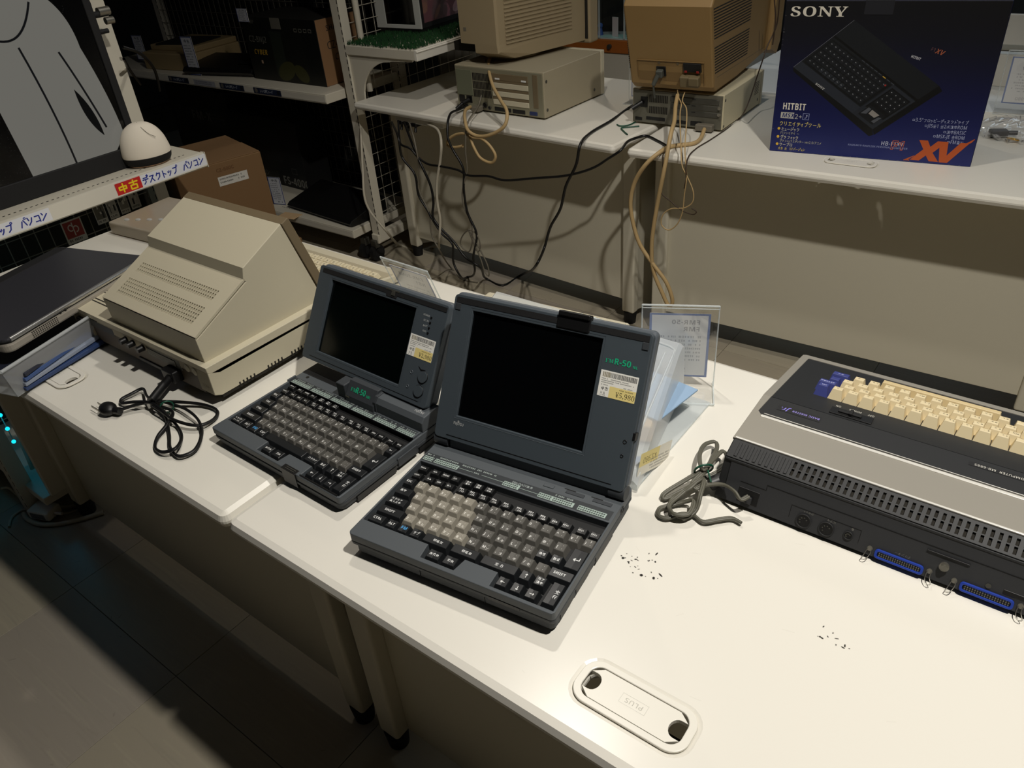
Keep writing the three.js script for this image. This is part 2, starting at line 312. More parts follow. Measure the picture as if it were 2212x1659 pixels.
// a cap standing on y = 0 centred on x, z; tx, tz: size of the top; back: shift of the top away from the typist
function capGeo(w, d, h, tx, tz, shift, cell, drop = 0) {
  const ring = (a, b, y0, y1, s) => [[-a / 2, y0, b / 2 + s], [a / 2, y0, b / 2 + s], [a / 2, y1, -b / 2 + s], [-a / 2, y1, -b / 2 + s]];
  const e = 0.0006, R = [ring(w, d, 0, 0, 0), ring(tx, tz, h - e - drop, h - e + drop, shift), ring(tx - 2 * e, tz - 2 * e, h - drop, h + drop, shift)];
  const p = [], uv = [], cu = cell.u0 + 0.0012, cv = cell.v0 + 0.0012;
  const tri = (a, b, c, ta, tb, tc) => { p.push(...a, ...b, ...c); uv.push(...ta, ...tb, ...tc); };
  for (let k = 0; k < 2; k++) for (let i = 0; i < 4; i++) { const j = (i + 1) % 4, a = R[k][i], b = R[k][j], c = R[k + 1][j], q = R[k + 1][i]; tri(a, b, c, [cu, cv], [cu, cv], [cu, cv]); tri(a, c, q, [cu, cv], [cu, cv], [cu, cv]); }
  const [a, b, c, q] = R[2], U = [cell.u0, cell.v0], V = [cell.u1, cell.v0], W = [cell.u1, cell.v1], X = [cell.u0, cell.v1];
  // dished top: the middle line lies a little lower
  const mid = (m, n, f) => [(m[0] + n[0]) / 2, (m[1] + n[1]) / 2 - f, (m[2] + n[2]) / 2], f = 0.0003;
  const mn = mid(a, b, f), mf = mid(q, c, f), Um = [(cell.u0 + cell.u1) / 2, cell.v0], Xm = [(cell.u0 + cell.u1) / 2, cell.v1];
  tri(a, mn, mf, U, Um, Xm); tri(a, mf, q, U, Xm, X); tri(mn, b, c, Um, V, W); tri(mn, c, mf, Um, W, Xm);
  const g = new THREE.BufferGeometry();
  g.setAttribute('position', new THREE.Float32BufferAttribute(p, 3)); g.setAttribute('uv', new THREE.Float32BufferAttribute(uv, 2)); g.computeVertexNormals();
  return g;
}

// ---------------------------------------------------------------- keyboard of the two dark notebooks (millimetres from the front corner of the case)
const KANA = { 1: 'ッ', 2: '゛', 3: 'ァ', Q: '。', W: 'カ', E: 'タ', R: 'コ', T: 'サ', Y: 'ラ', U: 'チ', I: 'ク', O: 'ツ', P: '、', A: 'ウ', S: 'シ', D: 'テ', F: 'ケ', G: 'セ', H: 'ハ', J: 'ト', K: 'キ', L: 'イ', Z: '。', X: 'ヒ', C: 'ス', V: 'フ', B: 'ヘ', N: 'メ', M: 'ソ', 4: '「', 6: 'ォ', ',': 'ネ', '.': 'ホ', '/': 'モ', ';': 'ン' };
const FNX = [13, 33, 49.2, 65.5, 85.5, 102, 118.6, 135.6, 153.4, 172.8, 190, 207, 223.7, 240, 260.7, 278.2];
function notebookKeys(parent, y, pale) {
  const put = (x, z, w, d, bg, legend, fn, ink = '#dfe0de') => {
    const h = fn ? 0.0055 : 0.0092, tx = w - (fn ? 3 : 5.4), tz = d - (fn ? 3.4 : 5.6);
    const cell = legendCell(bg, ink, legend, tx / tz);
    part('key', capGeo(w / 1000, d / 1000, h, tx / 1000, tz / 1000, fn ? -0.0004 : -0.0009, cell, 0.0004), bg < '#3' ? keyMatGloss : keyMat, parent, [x / 1000, y, -z / 1000]);
  };
  const DK = '#1b1d1f', FN = '#131415', GR = '#56544f', LT = pale ? '#8e897d' : GR;
  const fnText = ['BREAK', '前行', 'HOME', '次行', '英字', '親指', '変換'], fn2 = ['COPY', '半角', '削除', '挿入', 'PF1', 'PF2', 'PF3', 'PF4', 'PF5', 'PF6', 'PF7', 'PF8', 'PF9', 'PF10', 'PF11', 'PF12'], sub = [13, 14, 15, 16, 17, 18, 19, 20];
  fnText.forEach((s, i) => put(FNX[i], 147, 15.2, 12.6, FN, i < 4 ? [[s, s.length > 4 ? 0.03 : 0.18, 0.3, s.length > 4 ? 0.24 : 0.34]] : [[s, 0.3, 0.08, 0.36], [s, 0.3, 0.52, 0.36]], true));
  fn2.forEach((s, i) => put(FNX[i], 131.5, 15.2, 12.6, FN, i > 3 && i < 12 ? [[s, 0.12, 0.08, 0.36], ['/' + sub[i - 4], 0.4, 0.54, 0.34]] : [[s, s.length > 3 ? 0.03 : 0.2, 0.3, s.length > 3 ? 0.3 : 0.36]], true));
  const kana = (ch, sh) => [[ch, 0.1, 0.42, 0.34], [KANA[ch] ?? '・', 0.52, 0.5, 0.36], ...(sh ? [[sh, 0.6, 0.06, 0.3]] : [['・', 0.56, 0.1, 0.3]])];
  const row = (z, x0, s, shifts) => [...s].forEach((ch, i) => put(x0 + i * 18.9, z, 18.2, 18.2, i < (pale ? 5 : 0) ? LT : GR, kana(ch, shifts?.[i]), false, i < 5 && pale ? '#dedbd2' : '#d9d8d4'));
  put(13.8, 113, 18.2, 18.2, DK, [['ESC', 0.08, 0.32, 0.32]]);
  row(113, 32.8, pale ? '1234567890-^¥)' : '1234567890-^¥', '?/~「」()[]" =|}');
  if (!pale) put(278.4, 113, 18.2, 18.2, DK, [['←', 0.28, 0.25, 0.45]]);
  put(18.6, 93.5, 27.4, 18.2, DK, pale ? [['英字', 0.32, 0.2, 0.36]] : [['TAB', 0.42, 0.3, 0.32]]);
  row(93.5, 42.6, 'QWERTYUIOP@[');
  put(pale ? 21 : 21.6, 74, 33, 18.2, DK, pale ? [['カタカナ', 0.3, 0.1, 0.32], ['英小文字', 0.3, 0.52, 0.32]] : [['CTRL', 0.5, 0.3, 0.32]]);
  row(74, 47.2, pale ? 'ASDFGHJKL;' : 'ASDFGHJKL;:]');
  if (pale) { put(236, 74, 18.2, 18.2, DK, [['後退', 0.14, 0.3, 0.34]]); put(254.8, 73.5, 18.2, 18.2, DK, [['取消', 0.14, 0.3, 0.34]]); }
  put(276.2, 83, 23.5, 36.6, DK, [['⏎', 0.14, 0.36, 0.3]]);
  put(25.6, 55, 41, 18.2, DK, [['SHIFT', 0.62, 0.3, 0.34]]);
  row(55, 56, 'ZXCVBNM,./_');
  put(270.4, 55, 34, 18.2, DK, [['SHIFT', 0.34, 0.3, 0.34]]);
  put(17.2, 37, 26, 18.2, DK, pale ? [['CTRL', 0.3, 0.28, 0.34]] : [['ヒラガナ', 0.1, 0.15, 0.3], ['ローマ字', 0.16, 0.6, 0.26]]);
  put(40.4, 37, 18.2, 18.2, DK, [['ALT', 0.1, 0.32, 0.34]]);
  put(59.4, 37, 18.2, 18.2, DK, [['FM', 0.12, 0.24, 0.42, '#4fa3e0']]);
  put(78.3, 37, 18.2, 18.2, DK, pale ? [['タブ', 0.16, 0.3, 0.36]] : [['CAP', 0.1, 0.32, 0.34]]);
  if (pale) {
    put(109, 37, 40.5, 18.2, DK, [['親指左', 1.0, 0.3, 0.36]]); put(150.8, 37, 41, 18.2, DK, [['親指右', 1.0, 0.3, 0.36]]); put(198.6, 36.6, 52, 18.2, DK, [['空 白', 1.4, 0.3, 0.36]]);
  } else { put(134.6, 37, 91, 18.2, DK, []); put(195.2, 36.6, 28, 18.2, DK, [['カタカナ', 0.24, 0.28, 0.34]]); put(218.6, 36.6, 17.6, 18.2, DK, [['取消', 0.1, 0.3, 0.34]]); }
  put(pale ? 234.4 : 238.2, 36.2, 18.2, 18.2, DK, [['↑', 0.26, 0.2, 0.55]]);
  put(pale ? 253.2 : 257, 36.2, 18.2, 18.2, DK, [['カナ', 0.14, 0.08, 0.34], ['漢字', 0.14, 0.52, 0.34]]);
  put(275.6, 26.5, 19.6, 37, DK, [['実', 0.22, 0.3, 0.18], ['行', 0.22, 0.52, 0.18]]);
  put(119.6, 17, 22.4, 18.2, DK, [['無変換', 0.12, 0.3, 0.34]]); put(142.4, 17, 21.6, 18.2, DK, [['変換', 0.3, 0.3, 0.36]]);
  const ax = pale ? 215 : 219; put(ax, 16.6, 18.2, 18.2, DK, [['←', 0.2, 0.22, 0.52]]); put(ax + 19, 16, 18.2, 18.2, DK, [['↓', 0.24, 0.2, 0.55]]); put(ax + 38, 15.6, 18.2, 18.2, DK, [['→', 0.24, 0.22, 0.52]]);
}
const stickerTex = (price) => canvasTex(500, 330, (c, w, h) => {
  c.fillStyle = '#f0eee6'; c.fillRect(0, 0, w, h);
  c.fillStyle = '#e9d68c'; c.fillRect(w * 0.3, h * 0.56, w * 0.7, h * 0.44);
  for (let x = 30; x < w - 24;) { const b = 2 + rnd() * 6; c.fillStyle = x < 130 ? '#5a4a10' : '#141414'; c.fillRect(x, 18, b, 64); x += b + 2 + rnd() * 6; }
  for (let i = 0; i < 3; i++) tinyLine(c, 24, 98 + i * 24, [380, 440, 170][i], 13, '#33322c');
  tinyLine(c, 26, 176, 110, 13, '#33322c'); tinyLine(c, 330, 168, 130, 14, '#222');
  write(c, '中古', 36, h * 0.62, 46, { color: '#191713', lw: 0.12 }); write(c, '税込', 36, h * 0.81, 32, { color: '#191713', lw: 0.12 }); tinyLine(c, 36, h * 0.93, 76, 12, '#333');
  tinyLine(c, 280, 204, 190, 15, '#5a4a20'); write(c, price, w * 0.48, h * 0.72, 68, { color: '#1c170a', k: 0.92, font: 'serif' });
});
const stripTex = canvasTex(1400, 84, (c, w, h) => {              // printed guide above the function keys
  c.fillStyle = '#2c3033'; c.fillRect(0, 0, w, h);
  for (const [x, n, two] of [[6, 76, 1], [96, 190, 1], [640, 120, 0], [900, 100, 0], [1000, 150, 1], [1180, 190, 0]]) {
    c.fillStyle = '#9fb0a8'; c.fillRect(x, h * 0.4, n, h * 0.5);
    for (let i = 0; i < n / 15 - 1; i++) { c.fillStyle = 'rgba(30,36,34,.8)'; c.fillRect(x + 4 + i * 15, h * 0.48, 11, h * 0.13); c.fillRect(x + 4 + i * 15, h * 0.7, 11, h * 0.13); }
    if (two) tinyLine(c, x + 4, h * 0.1, n * 0.9, 15, '#aab6b0');
  }
  c.strokeStyle = '#9fb0a8'; c.lineWidth = 3; c.beginPath(); c.moveTo(290, h * 0.6); c.lineTo(400, h * 0.6); c.moveTo(470, h * 0.6); c.lineTo(640, h * 0.6); c.moveTo(760, h * 0.66); c.lineTo(900, h * 0.66); c.stroke();
  tinyLine(c, 300, h * 0.12, 290, 15, '#aab6b0'); tinyLine(c, 410, h * 0.52, 50, 14, '#aab6b0'); write(c, 'FM-OASYS', 690, h * 0.14, 20, { color: '#b4bfba' }); write(c, '文書', 800, h * 0.14, 20, { color: '#b4bfba' });
});
const stripTexFull = canvasTex(1400, 84, (c, w, h) => {
  c.fillStyle = '#2c3033'; c.fillRect(0, 0, w, h);
  for (let x = 4; x < w - 10; x += 20) { if (x % 240 < 20) continue; c.fillStyle = '#9fb0a8'; c.fillRect(x, h * 0.38, 18, h * 0.54); c.fillStyle = 'rgba(30,36,34,.85)'; c.fillRect(x + 3, h * 0.46, 12, h * 0.13); c.fillRect(x + 3, h * 0.7, 12, h * 0.13); if (rnd() > 0.3) { c.fillStyle = '#aab6b0'; c.fillRect(x + 2, h * 0.1, 14, 4); c.fillRect(x + 4, h * 0.22, 9, 4); } }
});
function modelLogo(tail) { return (c, w, h) => { write(c, 'FM', 0, h * 0.3, h * 0.5, { color: '#12a878', bold: true, k: 1.05, font: 'serif', gap: 0 }); write(c, 'R-50', w * 0.25, h * 0.06, h * 0.8, { color: '#12a878', bold: true, k: w / h * 0.24, gap: 0 }); write(c, tail, w * 0.81, h * 0.5, h * 0.38, { color: '#12a878', bold: true, k: tail.length > 2 ? 0.75 : 0.95, gap: 0 }); }; }
const makerLogo = (c, w, h) => { write(c, 'FUJITSU', 2, h * 0.36, h * 0.52, { color: '#d4d6d4', k: 0.86 }); c.strokeStyle = '#d4d6d4'; c.lineWidth = h * 0.07; c.beginPath(); c.arc(w * 0.42, h * 0.2, h * 0.12, 0, 7); c.stroke(); };

// ---------------------------------------------------------------- larger notebook (model NL)
{
  const t = thing('notebook_computer', 'open dark grey notebook computer with pale grey key block and a ¥5,980 price sticker', 'laptop', [-0.6195, T, -0.4], 7.2);
  const W = 0.289, D = 0.226, h = 0.0385;
  const well = [[0.0025, 0.028], [0.104, 0.028], [0.107, 0.0065], [0.1545, 0.0065], [0.158, 0.0265], [0.2035, 0.0265], [0.2045, 0.005], [0.286, 0.005], [0.2865, 0.1545], [0.003, 0.1545], [0.003, 0.125], [0.0025, 0.12]].map(([x, d]) => [x, -d]);
  const base = part('base', [exY(rr(0.003, -D, W - 0.003, -0.004, 0.008), 0.004, 0.021, 0.003), exY(rr(0, -D, W, 0, 0.006), 0.0205, 0.0265, 0.0015)], M.lapDark, t);
  part('keyboard_deck', exY(rr(0, -D, W, 0, 0.006), 0.0265, h, 0.0009, [well]), M.lap, t);
  part('key_well', plain(0.002, 0.287, 0.0268, 0.0282, -0.156, -0.004), M.well, t);
  for (const [x, z] of [[0.03, -0.03], [0.26, -0.03], [0.03, -0.19], [0.26, -0.19]]) part('rubber_foot', cyl(0.008, 0.005, 16), M.rubber, base, [x, 0.0025, z]);
  for (const [x0, x1] of [[0.104, 0.1045], [0.196, 0.1965]]) part('front_seam', plain(x0, x1, 0.005, 0.021, -0.0042, -0.003), M.black, base);
  part('front_slot', plain(0.205, 0.246, 0.0215, 0.026, -0.0008, 0.0004), M.black, base);
  part('drive_seam', plain(0.2, 0.275, 0.0195, 0.0202, -0.0042, -0.0036), M.black, base);
  for (const [z0, z1, y0, y1] of [[-0.05, -0.02, 0.008, 0.019], [-0.1, -0.06, 0.008, 0.02], [-0.165, -0.115, 0.006, 0.022]]) part('side_port', plain(W - 0.0034, W - 0.0022, y0, y1, z1, z0), M.black, base);
  part('lock_ring', mv(new THREE.TorusGeometry(0.004, 0.001, 8, 16), W, 0.03, -0.19, 0, Math.PI / 2), M.black, base);
  notebookKeys(t, 0.0282, true);
  part('guide_strip', plate(0.283, 0.017), std(0xffffff, 0.5, 0, { map: stripTex }), t, [0.1435, h + 0.0002, -0.1655], [-Math.PI / 2, 0, 0]);
  part('sub_display', bx(0.139, 0.22, h - 0.001, h + 0.0006, -0.204, -0.199, 0.0003), std(0x2c2f22, 0.2), t);
  part('power_button', bx(0.182, 0.197, h - 0.001, h + 0.0012, -0.186, -0.1795, 0.0008), M.lap, t);
  for (const x of [0.214, 0.252]) { const s = part('slide_switch', bx(x, x + 0.026, h - 0.001, h + 0.0009, -0.186, -0.18, 0.0005), M.lapDark, t); part('slot', plain(x - 0.004, x + 0.012, h, h + 0.0003, -0.188, -0.1866), M.black, s); }
  part('hinge_bar', exX([[-0.197, h], [-0.199, h + 0.012], [-0.203, h + 0.0155], [-0.214, h + 0.0155], [-0.217, h + 0.01], [-0.217, h]], 0.024, 0.266, 0.001), M.lap, t);
  for (const [x0, x1] of [[0, 0.0225], [0.2675, W]]) part('hinge_cap', mv(cyl(0.0105, x1 - x0, 20), (x0 + x1) / 2, h + 0.008, -0.204, 0, 0, Math.PI / 2), M.lapDark, t);
  // lid
  const LX = 0.287, LH = 0.202, scr = [0.0315, 0.036, 0.2235, 0.1835];
  const lid = part('lid', [exZ(rr(0, 0, LX, LH, 0.006), -0.012, 0, 0.0008, [[[scr[0], scr[1]], [scr[2], scr[1]], [scr[2], scr[3]], [scr[0], scr[3]]]])], M.lapLid, t, [0.0008, 0.0545, -0.1945], [-27.8 * Math.PI / 180, 0, 0]);
  part('lid_shell', exZ(rr(-0.002, 0.003, LX + 0.0025, LH + 0.003, 0.008), -0.021, -0.0075, 0.003), M.lapEdge, lid);
  part('screen', plain(scr[0] - 0.001, scr[2] + 0.001, scr[1] - 0.001, scr[3] + 0.001, -0.006, -0.0042), M.glass, lid);
  const bev = 0.0035, [a, b, c2, d2] = scr;
  part('screen_bezel', quads([[[a - bev, b - bev, 0.0003], [c2 + bev, b - bev, 0.0003], [c2, b, -0.004], [a, b, -0.004]], [[c2 + bev, b - bev, 0.0003], [c2 + bev, d2 + bev, 0.0003], [c2, d2, -0.004], [c2, b, -0.004]], [[c2 + bev, d2 + bev, 0.0003], [a - bev, d2 + bev, 0.0003], [a, d2, -0.004], [c2, d2, -0.004]], [[a - bev, d2 + bev, 0.0003], [a - bev, b - bev, 0.0003], [a, b, -0.004], [a, d2, -0.004]]]), M.lapLid, lid);
  part('top_groove', exZ([[0.004, 0.1905], [0.158, 0.1905], [0.16, 0.1855], [0.2, 0.1855], [0.202, 0.1905], [0.283, 0.1905], [0.283, 0.1985], [0.004, 0.1985]], -0.0005, 0.0006), M.blackMatte, lid);
  part('latch', [bx(0.158, 0.204, 0.1865, 0.207, -0.006, 0.0018, 0.0012), bx(0.159, 0.203, 0.202, 0.2085, -0.008, 0.0045, 0.0015)], M.black, lid);
  for (const [x, y] of [[0.004, 0.187], [0.2755, 0.187]]) part('corner_pad', bx(x, x + 0.008, y - 0.006, y + 0.003, -0.001, 0.0012, 0.0004), M.lapDark, lid);
  part('lower_line', plain(0.02, 0.27, 0.0055, 0.0065, -0.0002, 0.0003), M.black, lid);
  decal('model_logo', 0.0455, 0.0105, 9000, modelLogo('NL'), lid, [0.2545, 0.159, 0.0004], null, { clear: true });
  decal('maker_logo', 0.0185, 0.0078, 9000, makerLogo, lid, [0.0378, 0.0265, 0.0004], null, { clear: true });
  tag(part('price_sticker', bx(0.229, 0.279, 0.113, 0.146, 0, 0.0003, 0), [0, 0, 0, 0, 1, 0].map((f) => f ? std(0xffffff, 0.55, 0, { map: stickerTex('¥5,980') }) : M.card), lid), 'white and yellow ¥5,980 price sticker');
  for (const [x, y, r] of [[0.277, 0.064, 0.0022], [0.2765, 0.0455, 0.0018]]) part('brightness_mark', mv(new THREE.TorusGeometry(r, 0.0005, 6, 14), x, y, 0.0003), M.black, lid);
  part('side_notch', bx(LX - 0.0015, LX + 0.002, 0.068, 0.078, -0.012, 0.0008, 0.0006), M.black, lid);
}
// ---------------------------------------------------------------- smaller notebook (model NB1)
{
  const t = thing('notebook_computer', 'open dark grey notebook computer with all-dark keys, round screen dials and a ¥2,980 sticker', 'laptop', [-0.9775, T, -0.4455], -0.9);
  const W = 0.292, D = 0.215, h = 0.0305;
  const well = [[0.0035, 0.028], [0.1065, 0.028], [0.107, 0.0065], [0.156, 0.0065], [0.158, 0.0265], [0.2085, 0.0265], [0.2095, 0.005], [0.289, 0.005], [0.2895, 0.1545], [0.003, 0.1545], [0.003, 0.125], [0.0025, 0.12]].map(([x, d]) => [x, -d]);
  const base = part('base', [exY(rr(0.001, -D, W - 0.001, -0.003, 0.012), 0.003, 0.0135, 0.003), exY(rr(-0.002, -D, W + 0.002, 0, 0.012), 0.013, 0.019, 0.0015)], M.lapDark, t);
  part('keyboard_deck', exY(rr(-0.001, -D, W + 0.001, -0.001, 0.004), 0.019, h, 0.0012, [well]), M.lap, t);
  part('key_well', plain(0.002, 0.2895, 0.0192, 0.0206, -0.156, -0.004), M.well, t);
  for (const [x, z] of [[0.03, -0.03], [0.26, -0.03], [0.03, -0.19], [0.26, -0.19]]) part('rubber_foot', cyl(0.008, 0.004, 16), M.rubber, base, [x, 0.002, z]);
  part('side_rail', bx(W - 0.002, W + 0.0035, 0.008, 0.0225, -0.15, -0.11, 0.001), M.lapDark, base);
  for (const [z0, z1] of [[-0.03, -0.105], [-0.155, -0.2]]) part('side_recess', plain(W - 0.001, W + 0.0024, 0.0035, 0.0125, z1, z0), M.black, base);
  notebookKeys(t, 0.0206, false);
  part('catch_recess', bx(0.1715, 0.2025, 0.006, h + 0.0004, -0.009, 0.0008, 0.0004), M.black, t);
  for (const z of [-0.0025, -0.0055]) part('catch_bar', bx(0.178, 0.198, h - 0.004, h + 0.001, z - 0.0006, z + 0.0006, 0.0003), M.steelDark, t);
  part('arrow_rail', rod([0.21, h + 0.0008, -0.0035], [0.288, h + 0.0008, -0.0035], 0.0012, 8), M.black, t);
  part('guide_strip', plate(0.286, 0.0145), std(0xffffff, 0.5, 0, { map: stripTexFull }), t, [0.144, h + 0.0002, -0.1575], [-Math.PI / 2, 0, 0]);
  part('strip_end', bx(-0.001, 0.002, h - 0.001, h + 0.003, -0.166, -0.149, 0.0006), M.lap, t); part('strip_end', bx(0.287, 0.29, h - 0.001, h + 0.003, -0.166, -0.149, 0.0006), M.lap, t);
  part('screw_hole', cyl(0.003, 0.0006, 14), M.black, t, [0.02, h + 0.0002, -0.175]);
  part('rear_bay', [plain(0.0, 0.104, h + 0.0003, h + 0.0006, -0.214, -0.181)], M.blackMatte, t);
  part('hinge_lug', bx(0.106, 0.126, h - 0.001, 0.0565, -0.19, -0.167, 0.002), M.lapDark, t);
  part('thumb_pin', mv(cyl(0.003, 0.008, 12), 0.131, h + 0.007, -0.168, 0, 0, Math.PI / 2), M.grey, t);
  const plateG = part('logo_plate', exX([[-0.164, h], [-0.166, h + 0.01], [-0.181, h + 0.03], [-0.192, h + 0.03], [-0.192, h]], 0.127, 0.19, 0.001), M.lapDark, t);
  decal('model_logo', 0.044, 0.0125, 9000, modelLogo('NB1'), plateG, [0.157, h + 0.0206, -0.1732], [-36.9 * Math.PI / 180, 0, 0], { clear: true });
  part('power_block', exX([[-0.168, h], [-0.169, h + 0.016], [-0.175, h + 0.0235], [-0.208, h + 0.0255], [-0.213, h + 0.02], [-0.213, h]], 0.1925, 0.292, 0.0015), M.lap, t);
  part('power_block_end', exX([[-0.167, h], [-0.168, h + 0.017], [-0.1745, h + 0.025], [-0.209, h + 0.027], [-0.2145, h + 0.021], [-0.2145, h]], 0.1885, 0.1945, 0.0008), M.lapDark, t);
  decal('maker_logo', 0.0205, 0.0085, 9000, makerLogo, t, [0.277, h + 0.0245, -0.183], [-86 * Math.PI / 180, 0, 0], { clear: true });
  const LX = 0.289, LH = 0.157, scr = [0.0335, 0.0185, 0.2265, 0.1385];
  const lid = part('lid', exZ(rr(0, 0, LX, LH, 0.005), -0.012, 0, 0.0008, [[[scr[0], scr[1]], [scr[2], scr[1]], [scr[2], scr[3]], [scr[0], scr[3]]]]), M.lapLid, t, [-0.006, 0.056, -0.191], [-31 * Math.PI / 180, -1 * Math.PI / 180, 0]);
  part('lid_shell', [exZ(rr(-0.001, 0.004, LX + 0.001, LH + 0.0035, 0.008), -0.027, -0.0075, 0.004), bx(-0.006, 0.002, 0.03, LH - 0.002, -0.022, -0.004, 0.002)], M.lapEdge, lid);
  part('screen', plain(scr[0] - 0.001, scr[2] + 0.001, scr[1] - 0.001, scr[3] + 0.001, -0.006, -0.0042), M.glassGreen, lid);
  const bev = 0.003, [a, b, c2, d2] = scr;
  part('screen_bezel', quads([[[a - bev, b - bev, 0.0003], [c2 + bev, b - bev, 0.0003], [c2, b, -0.004], [a, b, -0.004]], [[c2 + bev, b - bev, 0.0003], [c2 + bev, d2 + bev, 0.0003], [c2, d2, -0.004], [c2, b, -0.004]], [[c2 + bev, d2 + bev, 0.0003], [a - bev, d2 + bev, 0.0003], [a, d2, -0.004], [c2, d2, -0.004]], [[a - bev, d2 + bev, 0.0003], [a - bev, b - bev, 0.0003], [a, b, -0.004], [a, d2, -0.004]]]), M.lapLid, lid);
  part('top_groove', exZ([[0.008, 0.1465], [0.159, 0.1465], [0.161, 0.1425], [0.182, 0.1425], [0.184, 0.1465], [0.286, 0.1465], [0.286, 0.1535], [0.008, 0.1535]], -0.0005, 0.0006), M.blackMatte, lid);
  part('latch_hook', [bx(0.157, 0.186, 0.152, 0.1545, -0.001, 0.001, 0.0003), bx(0.171, 0.178, 0.1455, 0.1525, -0.001, 0.0015, 0.0004)], M.steelDark, lid);
  [['POWER', 0.1323], ['DC IN', 0.1246], ['BATT', 0.1166], ['FDD', 0.1089]].forEach(([s, y]) => {
    part('indicator', mv(cyl(0.0017, 0.0012, 14), 0.2603, y, 0.0003, Math.PI / 2), M.black, lid);
    decal('indicator_print', 0.014, 0.0042, 9000, (c, w, h) => { const n = write(c, s, -1000, 0, h * 0.7, { color: '#c5c8c6' }); write(c, s, w - n - 4, h * 0.12, h * 0.7, { color: '#c5c8c6' }); }, lid, [0.25, y + 0.0012, 0.0004], null, { clear: true });
  });
  tag(part('price_sticker', bx(0.2285, 0.2795, 0.0685, 0.101, 0, 0.0003, 0), [0, 0, 0, 0, 1, 0].map((f) => f ? std(0xffffff, 0.55, 0, { map: stickerTex('¥2,980') }) : M.card), lid), 'white and yellow ¥2,980 price sticker');
  for (const [x, y] of [[0.2712, 0.0446], [0.2692, 0.0222]]) { const k = part('dial', mv(cyl(0.0086, 0.003, 28), x, y, 0.0006, Math.PI / 2), M.lapLid, lid); part('dial_gap', mv(new THREE.TorusGeometry(0.009, 0.0006, 6, 28), x, y, 0.0002), M.black, k); }
  for (const [x, y] of [[0.247, 0.0455], [0.2457, 0.023]]) part('brightness_mark', mv(new THREE.TorusGeometry(0.0023, 0.0004, 6, 16), x, y, 0.0003), M.lapEdge, lid);
  part('dial_slot', exZ([[0.258, 0.058], [0.264, 0.0525], [0.273, 0.0555], [0.264, 0.0545]], -0.0002, 0.0005), M.black, lid);
  part('lower_line', plain(0.018, 0.272, 0.0065, 0.0072, -0.0002, 0.0003), M.black, lid);
}

